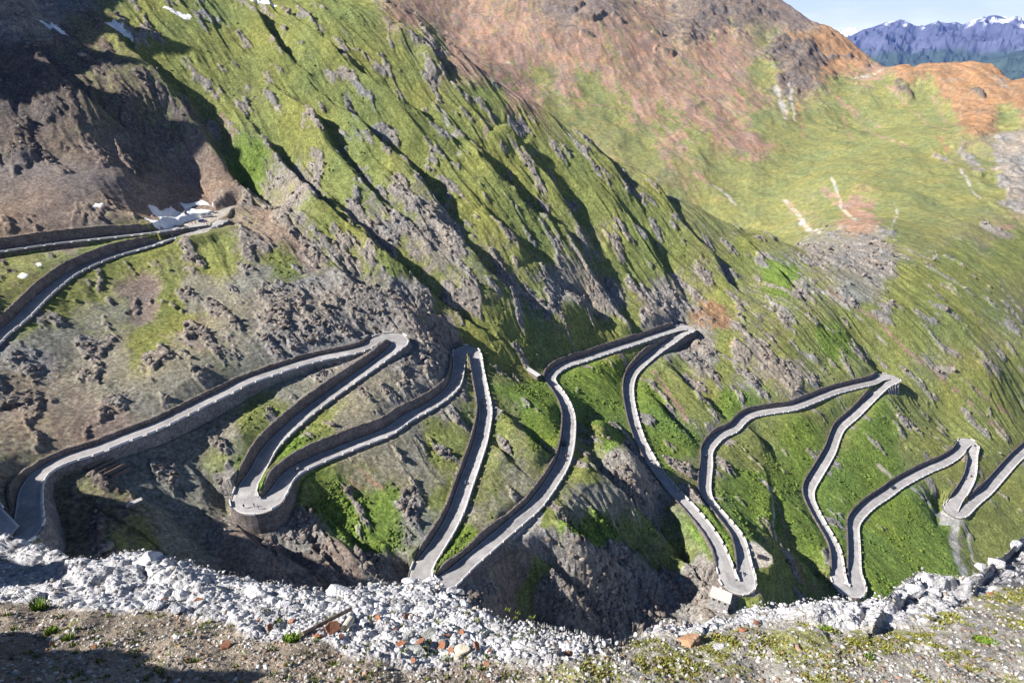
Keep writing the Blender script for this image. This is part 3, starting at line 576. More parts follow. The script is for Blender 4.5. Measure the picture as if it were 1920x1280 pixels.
# broken rock lying on and sticking out of the slopes
def slope_rocks(n, seed):
    rg = np.random.default_rng(seed); W_ = (RKM*(RR < 950)*(RR > 115)*(1-NRM)).ravel(); W_ = W_**1.3; W_ /= W_.sum()
    ids = rg.choice(W_.size, n, replace=False, p=W_); base = []
    for k in range(8):
        bm = bmesh.new(); bmesh.ops.create_icosphere(bm, subdivisions=1 if k > 3 else 2, radius=.5); r2 = random.Random(seed*10+k)
        for _ in range(8):
            nn = Vector((r2.gauss(0,1), r2.gauss(0,1), r2.gauss(0,1))).normalized(); d = r2.uniform(.18,.36)
            for v in bm.verts:
                q = v.co.dot(nn)-d
                if q > 0: v.co -= nn*q
        base.append((np.array([v.co[:] for v in bm.verts]), np.array([[v.index for v in f.verts] for f in bm.faces]))); bm.free()
    V = []; Fc = []; C = []; off = 0; xs, ys, zs, cs = X.ravel()[ids], Y.ravel()[ids], Z.ravel()[ids], CC.reshape(-1,3)[ids]; rm = RKM.ravel()[ids]
    for i in range(n):
        s = (.34+3.0*rg.random()**5*(.4+.8*min(rm[i],1)))*(1 if math.hypot(xs[i], ys[i]) < 480 else 1.7); bv, bf = base[rg.integers(4) if s > 1.4 else 4+rg.integers(4)]
        an = rg.uniform(0, 6.28, 3); ca, sa = math.cos(an[0]), math.sin(an[0]); cb, sb = math.cos(an[1]), math.sin(an[1])
        Rm = np.array([[ca,-sa,0],[sa,ca,0],[0,0,1]])@np.array([[1,0,0],[0,cb,-sb],[0,sb,cb]])
        v = (bv*np.array([1.2,.8,.8]))@Rm.T*s*rg.uniform(.8,1.2,3) + np.array([xs[i], ys[i], zs[i]+s*.05])
        V.append(v); Fc.append(bf+off); off += len(bv); rk = np.array([.24,.205,.18]) if rm[i] > .5 else cs[i]*.5+np.array([.13,.115,.10])
        C.append(np.repeat((rk*rg.uniform(.7,1.25))[None], len(bv), 0))
    o = mesh_obj('loose_rocks', np.vstack(V), np.vstack(Fc), terr_m, cols=np.vstack(C)); tag(o, kind='stuff')
slope_rocks(19000, 77)
def slope_shrubs(n, seed):
    rg = np.random.default_rng(seed); g = CC[...,1]/np.maximum(CC[...,0], .01)
    W_ = (sstep(1.02, 1.35, g)*(RR < 620)*(RR > 115)*(1-NRM)*sstep(-.25,.35,fbm(X/18, Y/18, 141, 3))).ravel(); W_ /= W_.sum()
    ids = rg.choice(W_.size, n, replace=False, p=W_); bm = bmesh.new(); bmesh.ops.create_icosphere(bm, subdivisions=1, radius=.5)
    bv = np.array([v.co[:] for v in bm.verts]); bf = np.array([[v.index for v in f.verts] for f in bm.faces]); bm.free()
    V = []; Fc = []; C = []; off = 0
    for i in ids:
        s_ = rg.uniform(.35, .8)*(1+1.3*rg.random()**4); v = bv*(1+rg.uniform(-.35,.35,(len(bv),1)))*s_*np.array([1.3,1.3,.75])
        V.append(v+np.array([X.ravel()[i], Y.ravel()[i], Z.ravel()[i]+.05*s_])); Fc.append(bf+off); off += len(bv)
        c = CC.reshape(-1,3)[i]*rg.uniform(.72,1.15)*np.array([rg.uniform(.8,1.15),1,.8]); C.append(np.repeat(c[None], len(bv), 0))
    tag(mesh_obj('low_shrubs', np.vstack(V), np.vstack(Fc), terr_m, cols=np.vstack(C)), kind='stuff')
slope_shrubs(7000, 83)
def ground(x, y):
    return full_height(np.atleast_1d(np.asarray(x, float)), np.atleast_1d(np.asarray(y, float)), False)
def hit(px, py, t0=120, t1=2500):
    """where the view line through a photo point meets the ground"""
    r = ray(px, py); ts = np.exp(np.linspace(math.log(t0), math.log(t1), 900))
    g = ground(r[0]*ts, r[1]*ts); below = (r[2]*ts < g)
    k = int(np.argmax(below)); 
    if not below.any(): k = len(ts)-1
    a, b = ts[max(k-1,0)], ts[k]; tt = np.linspace(a, b, 12); g = ground(r[0]*tt, r[1]*tt); k = int(np.argmax(r[2]*tt < g))
    q = r*tt[k]; q[2] = g[k]; return q
# ------------------------------------------------------------------ photo point -> ground lookup through the built slope
tpx, tpy, tt_ = project(X, Y, Z)
BW, BH = 640, 427
zb_ = np.full(BW*BH, 1e9); zi_ = np.full(BW*BH, -1)
ii = (tpx/3).astype(int); jj = (tpy/3).astype(int); ok = ((ii >= 0)&(ii < BW)&(jj >= 0)&(jj < BH)).ravel()
fl = (np.clip(ii,0,BW-1)*BH+np.clip(jj,0,BH-1)).ravel()[ok]; tv = tt_.ravel()[ok]; vid = np.nonzero(ok)[0]
o_ = np.argsort(-tv); zb_[fl[o_]] = tv[o_]; zi_[fl[o_]] = vid[o_]
VX, VY, VZ = X.ravel(), Y.ravel(), Z.ravel()
def at(px, py):
    i, j = int(np.clip(px/3, 0, BW-1)), int(np.clip(py/3, 0, BH-1))
    for rad in range(0, 12):
        c = [(zb_[a*BH+b], zi_[a*BH+b]) for a in range(max(0,i-rad), min(BW,i+rad+1)) for b in range(max(0,j-rad), min(BH,j+rad+1)) if zi_[a*BH+b] >= 0]
        if c:
            v = min(c)[1]; return np.array([VX[v], VY[v], VZ[v]])
    return P_t(px, py, 400)
def gz(x, y): return float(ground(x, y)[0])
# ------------------------------------------------------------------ materials
asphalt = mat('asphalt', (.33,.32,.33), .85, .28, .11, .01, bscale=3)
line_m = mat('line_paint', (.62,.62,.62), .7, .1, 1)
wall_m, nt_, b_ = nodes('masonry')
def masonry(name, c, sc=1.6, j=.35):
    m, nt, b = nodes(name); N = nt.nodes.new; L = nt.links.new
    ge = N('ShaderNodeNewGeometry')
    v = N('ShaderNodeTexVoronoi'); v.inputs['Scale'].default_value = sc; L(ge.outputs['Position'], v.inputs['Vector'])
    v2 = N('ShaderNodeTexVoronoi'); v2.feature = 'DISTANCE_TO_EDGE'; v2.inputs['Scale'].default_value = sc; L(ge.outputs['Position'], v2.inputs['Vector'])
    no = N('ShaderNodeTexNoise'); no.inputs['Scale'].default_value = .25; no.inputs['Detail'].default_value = 6; L(ge.outputs['Position'], no.inputs['Vector'])
    hs = N('ShaderNodeSeparateColor'); L(v.outputs['Color'], hs.inputs[0])
    mr = N('ShaderNodeMapRange'); mr.inputs['To Min'].default_value = .65; mr.inputs['To Max'].default_value = 1.3; L(hs.outputs[0], mr.inputs['Value'])
    m2 = N('ShaderNodeMapRange'); m2.inputs['From Min'].default_value = .3; m2.inputs['From Max'].default_value = .7; m2.inputs['To Min'].default_value = .7; m2.inputs['To Max'].default_value = 1.25; L(no.outputs['Fac'], m2.inputs['Value'])
    m3 = N('ShaderNodeMapRange'); m3.inputs['From Max'].default_value = .06; m3.inputs['To Min'].default_value = j; L(v2.outputs['Distance'], m3.inputs['Value'])
    a = N('ShaderNodeMath'); a.operation = 'MULTIPLY'; L(mr.outputs[0], a.inputs[0]); L(m2.outputs[0], a.inputs[1])
    a2 = N('ShaderNodeMath'); a2.operation = 'MULTIPLY'; L(a.outputs[0], a2.inputs[0]); L(m3.outputs[0], a2.inputs[1])
    s = N('ShaderNodeVectorMath'); s.operation = 'SCALE'; s.inputs[0].default_value = c; L(a2.outputs[0], s.inputs['Scale']); L(s.outputs[0], b.inputs['Base Color'])
    bp = N('ShaderNodeBump'); bp.inputs['Distance'].default_value = .08; L(m3.outputs[0], bp.inputs['Height']); L(bp.outputs['Normal'], b.inputs['Normal'])
    b.inputs['Roughness'].default_value = .9; b.inputs['Specular IOR Level'].default_value = .2
    return m
wall_m = masonry('masonry', (.17,.145,.135)); wall_mid = masonry('lit_grey_masonry', (.235,.215,.205), 1.5)  # grey copy is paler, painting in the lit face below the long left road
wall_pale = masonry('pale_masonry', (.40,.38,.37), 1.3)
cop_m = mat('parapet_stone', (.56,.55,.54), .85, .2, .8, .02)
conc_m = mat('concrete', (.42,.41,.42), .85, .15, .5, .02)
snow_m = mat('snow', (.74,.74,.76), .7, .14, .5, .12, bscale=.8)
# ------------------------------------------------------------------ asphalt strips
def strip(C, N, lo, hi, dz, name, m, kind='structure', cols=5, crown=.06, dash=None, label=None):
    k = len(C); V = []
    for c in range(cols):
        f = c/(cols-1); off = lo*(1-f)+hi*f
        p = C.copy(); p[:,:2] += N*off[:,None]; p[:,2] += dz + crown*(1-(2*f-1)**2)
        V.append(p)
    V = np.stack(V, 1).reshape(-1,3)
    o = mesh_obj(name, V, grid_faces(k, cols), m, smooth=True); tag(o, kind=kind); return o
road_m = ground_mat('asphalt_worn', 2.2, 14.0, .006, .13)
def road_strip(C, N, lo, hi, dz, seed):
    nc_ = 15; k = len(C); f = np.linspace(0, 1, nc_); rg = np.random.default_rng(seed)
    C2 = resample(np.c_[C, N, lo, hi], 1.0) if False else np.c_[C, N, lo, hi]
    V = []; sh = []
    lane = .355 - .055*(np.exp(-((f-.2)/.06)**2)+np.exp(-((f-.38)/.06)**2)+np.exp(-((f-.62)/.06)**2)+np.exp(-((f-.8)/.06)**2)) + .07*(np.exp(-(f/.05)**2)+np.exp(-((1-f)/.05)**2))
    seam = -.06*np.exp(-((f-.5)/.03)**2)
    mult = np.ones((k, nc_)); i = 0
    while i < k:
        L_ = int(rg.uniform(6, 45)); m_ = rg.uniform(.80, 1.10); half = rg.random()
        if half < .4: mult[i:i+L_] *= m_
        elif half < .6: mult[i:i+L_, :8] *= m_
        elif half < .8: mult[i:i+L_, 7:] *= m_
        i += L_
    for c in range(nc_):
        off = lo*(1-f[c])+hi*f[c]; p = C.copy(); p[:,:2] += N*off[:,None]; p[:,2] += dz+.06*(1-(2*f[c]-1)**2); V.append(p)
    V = np.stack(V, 1); g = (lane+seam)[None,:]*mult*(1+.10*fbm(V[...,0]/3, V[...,1]/3, seed, 3))
    o = mesh_obj('road', V.reshape(-1,3), grid_faces(k, nc_), road_m, smooth=True, cols=np.stack([g, g*.965, g*.975], -1)); tag(o, kind='structure')
road_strip(R, RN, -WR-.1, WL+.1, 0, 11)
road_strip(S, SN, -WS-.1, WS+.1, .01, 13)
for (a, b, nm) in ((-WR+.12, -WR+.30, 'r'), (WL-.30, WL-.12, 'l')):
    strip(R, RN, a, b, .03, 'edge_line', line_m, cols=2, crown=0)
# ------------------------------------------------------------------ walls along the road
def nat(x, y): return full_height(np.asarray(x, float), np.asarray(y, float), True)[2]
def clear_of_other(C, N, sg, w, own0, dist):
    ok = np.ones(len(C), bool)
    for i in range(len(C)):
        q = C[i,:2]+N[i]*sg*(w[i]+1.4)
        d = np.hypot(ALL[:,0]-q[0], ALL[:,1]-q[1]); d[max(0,own0+i-12):own0+i+13] = 99
        k = int(d.argmin()); ok[i] = d[k] > dist
    return ok
def runs(mask, lo, hi, minlen=6):
    out = []; s = None
    for i in range(lo, hi+1):
        on = i < hi and mask[i]
        if on and s is None: s = i
        if not on and s is not None:
            if i-s >= minlen: out.append((s, i))
            s = None
    return out
legs = [0]+[i for i, k in sorted(apx)]+[len(R)-1]
legname = ['road coming down from the gravel lot', 'long left road under grey scree', 'road above the walled lower bend', 'road above the ribbed green slope', 'straight road ending at the white rim', 'curving middle road', 'dark road along the ravine', 'road beside the oval turnout', 'road falling from the buttressed bend', 'right-hand road with the dark blue car', 'short road under the smallest bend', 'last road at the right edge']
blk_me = None
def make_block():
    bm = bmesh.new(); bmesh.ops.create_cube(bm, size=1)
    for v in bm.verts: v.co.x *= 2.9; v.co.y *= .42; v.co.z *= .78
    bmesh.ops.bevel(bm, geom=[e for e in bm.edges if abs(e.verts[0].co.z-e.verts[1].co.z) < .01 and e.verts[0].co.z > 0], offset=.08, segments=1, affect='EDGES')
    me = bpy.data.meshes.new('parapet_block'); bm.to_mesh(me); bm.free(); me.materials.append(cop_m); return me
blk_me = make_block()
def low_wall(C, T, N, sg, w, a, b, label, pale=False, cat='wall', zfoot=None, extra_parts=None):
    C, T, N, w = C[a:b], T[a:b], N[a:b], w[a:b]
    root = empty('parapet_wall', tuple(C[len(C)//2])); tag(root, label, cat, 'parapet walls along the pass road', 'thing')
    l = np.array(root.location)
    q = [nat(C[:,0]+N[:,0]*sg*(w+k), C[:,1]+N[:,1]*sg*(w+k)) for k in (1.1, 2.0)]
    zf = gauss(np.minimum(np.minimum(q[0], q[1])-.9, C[:,2]-1.2), 1.5)
    h = C[:,2]-zf
    prof = [(w+.02, C[:,2]-.6), (w+.02, C[:,2]+.16), (w+.60, C[:,2]+.16), (w+.66, C[:,2]-.3), (w+.66+.13*h, zf)]
    V = np.stack([np.c_[C[:,:2]+N*(sg*np.asarray(o))[:,None], z] for o, z in prof], 1).reshape(-1,3) - l
    f = grid_faces(len(C), len(prof))
    if sg < 0: f = f[:, ::-1]
    caps = [tuple(range(5)), tuple((len(C)-1)*5+k for k in range(5))[::-1]]
    me = mesh_obj('retaining_face', V, [tuple(x) for x in f]+caps, wall_mid if pale else wall_m, root)
    pitch = 3.6; n = int((b-a)/pitch)
    for k in range(n):
        s = (k+.5)*pitch; i = min(int(s), len(C)-1)
        o = bpy.data.objects.new('parapet_block', blk_me); col.objects.link(o); o.parent = root
        p = C[i].copy(); p[:2] += N[i]*sg*(w[i]+.32); p[2] += .16+.385
        o.location = Vector(p-l)
        gr = (C[min(i+2,len(C)-1),2]-C[max(i-2,0),2])/4
        o.rotation_euler = (0, -math.atan(gr), math.atan2(T[i,1], T[i,0]))
    return root
def high_wall(C, T, N, sg, w, a, b, label, zmin=1.6, zmax=8):
    C, T, N, w = C[a:b], T[a:b], N[a:b], w[a:b]
    q = nat(C[:,0]+N[:,0]*sg*(w+2.0), C[:,1]+N[:,1]*sg*(w+2.0))
    top = np.clip(gauss(q, 1.5)+.25, C[:,2]+zmin, C[:,2]+zmax); top = top+.12*rng.standard_normal(len(top))
    e = np.minimum(np.arange(len(C)), np.arange(len(C))[::-1])/5.0; top = C[:,2]+(top-C[:,2])*np.clip(.25+e*.75, 0, 1)
    h = top-C[:,2]
    prof = [(w+.35, C[:,2]-.6), (w+.35+.1*h, top), (w+.95+.1*h, top), (w+1.6+.1*h, C[:,2]-.7)]
    V = np.stack([np.c_[C[:,:2]+N*(sg*np.asarray(o))[:,None], z] for o, z in prof], 1).reshape(-1,3)
    l = C[len(C)//2].copy(); f = grid_faces(len(C), 4)
    if sg > 0: f = f[:, ::-1]
    caps = [(3,2,1,0), tuple((len(C)-1)*4+k for k in range(4))]
    o = mesh_obj('retaining_wall', V-l, [tuple(x) for x in f]+caps, wall_m); o.location = l
    tag(o, label, 'wall', 'retaining walls on the uphill side of the road', 'thing'); return o
for k in range(len(legs)-1):
    a, b = legs[k], legs[k+1]
    for sg, U, w in ((1, leftU, WL), (-1, rightU, WR)):
        cu = clear_of_other(R, RN, sg, w, 0, 3.4)
        # retaining walls
        for n_, (s, e) in enumerate(runs(U & cu, a, b, 10)):
            high_wall(R, RT, RN, sg, w, s, e+1, 'dark stone retaining wall uphill of the '+legname[k] + ('' if n_ == 0 else ', short piece'))
        cd = clear_of_other(R, RN, sg, w, 0, 2.9)
        for n_, (s, e) in enumerate(runs((~U) & cd, a, b, 8)):
            i0 = apx[1][0]
            low_wall(R, RT, RN, sg, w, s, e+1, 'low pale parapet edging the '+legname[k] + ('' if n_ == 0 else ', short piece'), pale=(k == 1))
high_wall(S, ST, SN, -1, WS, 26, len(S), 'tall dark retaining wall above the topmost road on the left', 2.0)
low_wall(S, ST, SN, 1, WS, 10, len(S), 'pale toothed parapet of the topmost road on the left')
# ------------------------------------------------------------------ snow
def drape(name, poly, m, label, cat, group=None, thick=.55, step=.6, kind=None, rag=.7):
    w = np.array([at(*p) for p in poly]); lo = w[:,:2].min(0)-3; hi = w[:,:2].max(0)+3
    step = max(step, max(hi-lo)/160)
    xs = np.arange(lo[0], hi[0], step); ys = np.arange(lo[1], hi[1], step)
    GXs, GYs = np.meshgrid(xs, ys, indexing='ij')
    qx = GXs+fbm(GXs/4, GYs/4, 7, 3)*rag; qy = GYs+fbm(GXs/4, GYs/4, 9, 3)*rag
    n = len(w); inside = np.zeros(GXs.shape, bool); dist = np.full(GXs.shape, 1e9)
    for i in range(n):
        ax, ay = w[i,:2]; bx, by = w[(i+1)%n,:2]
        c = ((ay > qy) != (by > qy)) & (qx < (bx-ax)*(qy-ay)/((by-ay) if abs(by-ay) > 1e-6 else 1e-6)+ax)
        inside ^= c
        L2 = (bx-ax)**2+(by-ay)**2+1e-9; u = np.clip(((qx-ax)*(bx-ax)+(qy-ay)*(by-ay))/L2, 0, 1)
        dist = np.minimum(dist, np.hypot(qx-ax-u*(bx-ax), qy-ay-u*(by-ay)))
    sd = np.where(inside, dist, -dist)
    z = ground(GXs, GYs)
    zs = z + np.where(sd > 0, thick*np.sqrt(np.clip(sd/1.6, 0, 1)), -.25)
    keepv = sd > -step*1.5
    f = grid_faces(*GXs.shape)
    kf = keepv.ravel()[f].all(1); f = f[kf]
    if len(f) == 0: return None
    used, inv = np.unique(f, return_inverse=True)
    V = np.stack([GXs, GYs, zs], -1).reshape(-1,3)[used]; l = V.mean(0)
    o = mesh_obj(name, V-l, inv.reshape(-1,4), m, smooth=True); o.location = l
    if kind: tag(o, kind=kind)
    else: tag(o, label, cat, group)
    return o
SNOW = [([(72,38),(80,36),(110,50),(130,66),(120,65),(95,55)], 'thin snow strip high on the dark slope at upper left'),
 ([(188,27),(215,35),(240,55),(254,76),(235,70),(215,52)], 'long snow wedge in the gully below the upper rim'),
 ([(300,12),(320,12),(362,30),(355,33),(325,24)], 'thin curved snow strip at the top rim'),
 ([(276,382),(292,384),(301,394),(320,385),(336,396),(318,407),(298,407)], 'forked snow patch at the foot of the brown scree'),
 ([(337,380),(355,378),(370,377),(382,374),(392,378),(398,384),(385,382),(365,386),(345,390)], 'snow patch nearest the gravel mound behind the parking place'),
 ([(264,405),(298,411),(322,399),(358,389),(386,391),(406,398),(374,408),(350,414),(330,423),(322,432),(288,424)], 'largest snow field beside the parking place'),
 ([(465,0),(505,-3),(522,9),(500,7),(480,4)], 'snow patch cut by the top edge of the picture'),
 ([(30,517),(40,508),(54,513),(44,522)], 'small snow scrap in the shaded hollow between the upper roads'),
 ([(67,493),(76,491),(79,498),(71,500)], 'tiniest snow scrap in the shaded hollow'),
 ([(170,384),(190,379),(203,384),(186,388)], 'small snow strip on the brown scree ridge')]
for poly, lb in SNOW: drape('snow_patch', poly, snow_m, lb, 'snow', 'snow patches', thick=.32)
print('walls+snow', time.time()-T0)
# ------------------------------------------------------------------ the ledge the picture was taken from
FS = .70
RIM = [(-420,1000),(-200,1004),(-60,1006),(0,1009),(25,1016),(60,1020),(100,1033),(135,1052),(200,1058),(228,1046),(300,1044),(350,1058),(420,1078),(500,1086),(560,1100),(600,1104),(650,1098),(690,1088),(730,1090),(790,1084),(830,1092),(870,1108),(885,1130),(930,1152),(1000,1178),(1060,1185),(1150,1202),(1200,1182),(1240,1168),(1300,1166),(1350,1156),(1400,1142),(1450,1138),(1500,1142),(1550,1138),(1600,1134),(1655,1136),(1668,1120),(1700,1098),(1725,1084),(1760,1090),(1800,1092),(1828,1084),(1850,1070),(1875,1050),(1898,1030),(1920,1008),(1990,985),(2120,965),(2400,940)]
def fplane(px, py):
    r = ray(px, py); t = (5-FS*3)/(-r[2]-FS*r[1]); return r*t
rimw = np.array([fplane(*p) for p in RIM]); rim_az = np.arctan2(rimw[:,0], rimw[:,1]); rim_r = np.hypot(rimw[:,0], rimw[:,1])
o_ = np.argsort(rim_az); rim_az, rim_r = rim_az[o_], rim_r[o_]
# band edge between pale rubble and brown gravel
BAND = [(-400,1130),(0,1138),(100,1140),(240,1146),(330,1152),(400,1175),(480,1196),(620,1214),(760,1238),(900,1252),(1000,1255),(1060,1240),(1110,1222),(1200,1202),(1300,1190),(1400,1178),(1450,1176),(1560,1182),(1640,1180),(1740,1164),(1800,1134),(1860,1106),(1920,1096),(2300,1060)]
bw = np.array([fplane(*p) for p in BAND]); b_az = np.arctan2(bw[:,0], bw[:,1]); b_r = np.hypot(bw[:,0], bw[:,1]); o_ = np.argsort(b_az); b_az, b_r = b_az[o_], b_r[o_]
def fg_height(x, y, col_=False):
    az_ = np.arctan2(x, y); r = np.hypot(x, y); rr_ = np.interp(az_, rim_az, rim_r); br = np.interp(az_, b_az, b_r)
    over = r-rr_
    z = -5-FS*(y-3)
    pale = sstep(-.12, .14, r-br+fbm(x*1.1, y*1.1, 201, 4)*.28)
    dist = np.clip(r/6, .5, 3)
    z = z + fbm(x*.55, y*.55, 203, 4)*.10 + fbm(x*2.1, y*2.1, 205, 4)*.06
    a1, a2, a3 = worley(x*4.2+fbm(x*3,y*3,4,2)*.5, y*4.2, 207); c1, c2, c3 = worley(x*11, y*11, 209); d1, d2, d3 = worley(x*1.25+fbm(x,y,8,2)*.4, y*1.25, 211)
    z = z + pale*((np.clip(a2-a1,0,.45))*.075*(a3+.4)*1.5 + np.clip(c2-c1,0,.4)*.05) + (1-pale)*(np.clip(c2-c1,0,.4)*.028*(c3+.2))
    # solid white ledges along the right-hand rim and at the far left
    led = (sstep(.60,.68,az_)*sstep(1.5,.6,-over)*sstep(-.1,.25,-over+.3))+sstep(-.62,-.72,az_)*sstep(2.4,1.0,-over)
    led = np.clip(led, 0, 1)
    z = z + led*(np.clip(d2-d1,0,.16)*.8+.18*d3-.08+ridged(x*1.4,y*1.4,213,4)*.07)
    z = z - np.where(over > 0, 0, 0)
    if not col_: return z
    n1 = fbm(x*3.2, y*3.2, 221, 4); n2 = fbm(x*14, y*14, 223, 3); n3 = fbm(x*.8, y*.8, 225, 3)
    cell = c3*.6+a3*.4
    white = np.array([.58,.58,.61])*(0.62+.55*cell)[...,None]*(1-.35*sstep(.1,.02,np.minimum(c2-c1,.3)))[...,None]
    white = white*(1-.5*sstep(.35,.9,n1+.2)[...,None]*(1-led)[...,None])
    brown = np.array([.27,.225,.18])*(.6+.8*cell)[...,None]
    grey = np.array([.34,.33,.31])*(.55+.9*cell)[...,None]
    rightm = sstep(-.1, .35, az_)[...,None]
    soil = brown*(1-rightm*.85)+grey*rightm*.85
    soil = soil*(1+.25*n3[...,None])
    moss = np.array([.20,.21,.045])*(.7+.6*c3)[...,None]
    mm = (sstep(.05, .42, n1+.5*n2+.55*np.exp(-((r-br+.55)/.5)**2)*(az_ > .05)-.18-.25*(az_ < -.1)))[...,None]*(1-pale)[...,None]
    c = white*pale[...,None]+soil*(1-pale)[...,None]
    c = c*(1-mm*.8)+moss*mm*.8
    return z, c
na2 = 1750; ns2 = 620
az2 = np.radians(np.linspace(-82, 82, na2)); s2 = np.linspace(0, 1, ns2)
rimf = np.interp(az2, rim_az, rim_r)
rimf = rimf + .10*fbm(az2*14, az2*0+3.3, 231, 4)+ .05*fbm(az2*60, az2*0+1.3, 233, 3)
rims = np.minimum(gauss(rimf, 60), 1e9); rmin_ = np.array([rimf[max(0,i-25):i+26].min() for i in range(na2)]); rims = gauss(np.minimum(rims, rmin_), 18)*.93
sa = np.clip(s2[None,:]/.8, 0, 1)**.8; sb = np.clip((s2[None,:]-.8)/.2, 0, 1)
r_in = 1.2+(rims[:,None]-1.2)*sa + (rimf-rims)[:,None]*sb
nc = 40; q_ = (np.arange(1, nc+1)/nc)
r_out = rimf[:,None]+ (q_[None,:]**1.6)*(46-rimf[:,None])*1.0
RRf = np.concatenate([r_in, r_out], 1); AZf = np.repeat(az2[:,None], RRf.shape[1], 1)
Xf = RRf*np.sin(AZf); Yf = RRf*np.cos(AZf)
Zf, Cf = fg_height(Xf, Yf, True)
ov = RRf-rimf[:,None]
Zf = np.where(ov > 0, Zf[:, ns2-1:ns2]-3.9*ov**.97-.25*np.sqrt(np.clip(ov,0,None)), Zf) - .10*sstep(.35, 0, -ov)*(ov <= 0)
ground_fg = ground_mat('ledge_rubble', 22.0, 70.0, .02, .35)
led_o = mesh_obj('ledge_ground', np.stack([Xf, Yf, Zf], -1).reshape(-1,3), grid_faces(*Xf.shape)[:, ::-1], ground_fg, smooth=True, cols=Cf); tag(led_o, kind='structure')
def fg_at(px, py):
    p = fplane(px, py)
    for _ in range(4):
        z = float(fg_height(np.array([p[0]]), np.array([p[1]]))[0]); r = ray(px, py)
        # slide along the view line so the point sits on the bumpy surface
        k = (z-p[2])/(r[2]+FS*r[1]); p = p + r*np.clip(k, -.4, .4)
    p[2] = float(fg_height(np.array([p[0]]), np.array([p[1]]))[0]); return p
# ------------------------------------------------------------------ rocks
def rock_mesh(name, m, seed, sub=2, flat=(1,.8,.6), cuts=7, rough=.08):
    rg = random.Random(seed); bm = bmesh.new(); bmesh.ops.create_icosphere(bm, subdivisions=sub, radius=.5)
    for _ in range(cuts):
        n = Vector((rg.gauss(0,1), rg.gauss(0,1), rg.gauss(0,1))).normalized(); d = rg.uniform(.26, .42)
        for v in bm.verts:
            k = v.co.dot(n)-d
            if k > 0: v.co -= n*k
    from mathutils import noise
    for v in bm.verts:
        nn = noise.fractal(v.co*3+Vector((seed,0,0)), .8, 2, 6); v.co *= 1+rough*nn
        v.co.x *= flat[0]; v.co.y *= flat[1]; v.co.z *= flat[2]
    me = bpy.data.meshes.new(name); bm.to_mesh(me); bm.free(); me.materials.append(m); return me
white_rock = mat('white_rock', (.44,.44,.47), .9, .3, 3, .03, bscale=14, c2=(.62,.62,.65))
grey_rock = mat('grey_rock', (.30,.31,.30), .9, .3, 3, .02, bscale=14)
terra = mat('terracotta', (.22,.085,.05), .9, .35, 9, .006, c2=(.34,.17,.10))
orange_rock = mat('orange_rock', (.40,.20,.10), .9, .35, 2.5, .02, bscale=12, c2=(.34,.26,.19))
cream_m = mat('pale_stucco', (.55,.50,.40), .9, .2, 9, .01)
wood_m = mat('weathered_wood', (.16,.12,.10), .85, .4, 12, .01)
dark_metal = mat('rusty_metal', (.09,.08,.08), .7, .3, 20, .0, .5)
bevel_cache = {}
def rock(name, px, py, wpx, m, label, cat, seed, flat=(1,.8,.6), sub=3, sink=.25, rz=0, group=None, tilt=0):
    p = fg_at(px, py); t = p[1]*CP-p[2]*SP; s = wpx/F*t
    me = rock_mesh(name, m, seed, sub, flat, 14, .16); me.polygons.foreach_set('use_smooth', [False]*len(me.polygons))
    o = bpy.data.objects.new(name, me); col.objects.link(o); o.scale = (s,)*3
    o.rotation_euler = (tilt-.3, 0, rz); o.location = (p[0], p[1], p[2]+s*flat[2]*(.5-sink)); tag(o, label, cat, group); return o
BO = [(275,1048,62,'tall pale boulder with an orange stain standing on the rim at left',(1,.8,.85)),
 (318,1062,36,'low white boulder right of the stained boulder on the rim',(1,.7,.5)),(20,1024,24,'leftmost of the rounded white boulders along the rim',(1,.8,.7)),(45,1028,22,'rounded white boulder next to the leftmost one on the rim',(1,.8,.8)),
 (78,1030,26,'white rim boulder under the shaded road bend',(1,.8,.7)),(105,1042,20,'small white rim boulder, last of the left row',(1,.8,.7)),
 (285,1138,42,'half sunlit white boulder at the edge of the brown gravel',(1,.8,.6)),(335,1150,26,'small white block right of the half sunlit boulder',(1,.9,.6)),(345,1124,34,'shaded bluish boulder above the half sunlit one',(1,.8,.6)),
 (372,1134,26,'shaded boulder with rusty flecks beside it',(1,.9,.7)),(478,1118,74,'broad flat white slab in the left rubble',(1,.5,.35)),(535,1136,34,'grey-violet stone right of the flat slab',(1,.7,.55)),
 (640,1112,66,'large white slab with a shaded right end by the rim',(1,.6,.42)),(812,1090,40,'mottled brown and white rim rock before the straight road',(1,.6,.5)),(770,1090,34,'flat lichen covered rim rock left of the mottled one',(1,.6,.4)),
 (848,1108,26,'white block on the rim right of the road end',(1,.8,.8)),(858,1170,54,'long low grey-white boulder below the dark gully',(1,.55,.4)),(862,1112,18,'small white cube-like stone on the rim',(1,.9,.9)),
 (1715,1098,44,'bulging white outcrop on the right rim',(1,.8,.7)),(1690,1114,32,'white outcrop shoulder left of the bulge',(1,.8,.6)),(1760,1096,36,'pale rim outcrop right of the bulge',(1,.8,.5)),(1866,1056,30,'upright white crag at the right rim',(1,.8,.8)),(1838,1064,26,'small white step below the upright crag',(1,.8,.6)),(1896,1034,30,'white crag by the right picture edge',(1,.8,.7)),
 (110,1098,22,'lone round boulder in the shaded rubble on the left',(1,.9,.8)),(150,1104,22,'round pale stone right of the lone boulder',(1,.9,.8))]
for k, (a, b, w, lb, fl_) in enumerate(BO): rock('boulder', a, b, w, white_rock, lb, 'rock', 300+k, fl_, 3, .38, rng.uniform(-.5,.5))
rock('orange_boulder', 1293, 1204, 62, orange_rock, 'large flat orange-brown rock at the centre right rim', 'rock', 77, (1,.75,.35), 3, .3, .5)
rock('orange_stone', 1392, 1182, 18, terra, 'small bright orange stone right of the large flat orange rock', 'rock', 78, (1,.8,.6))
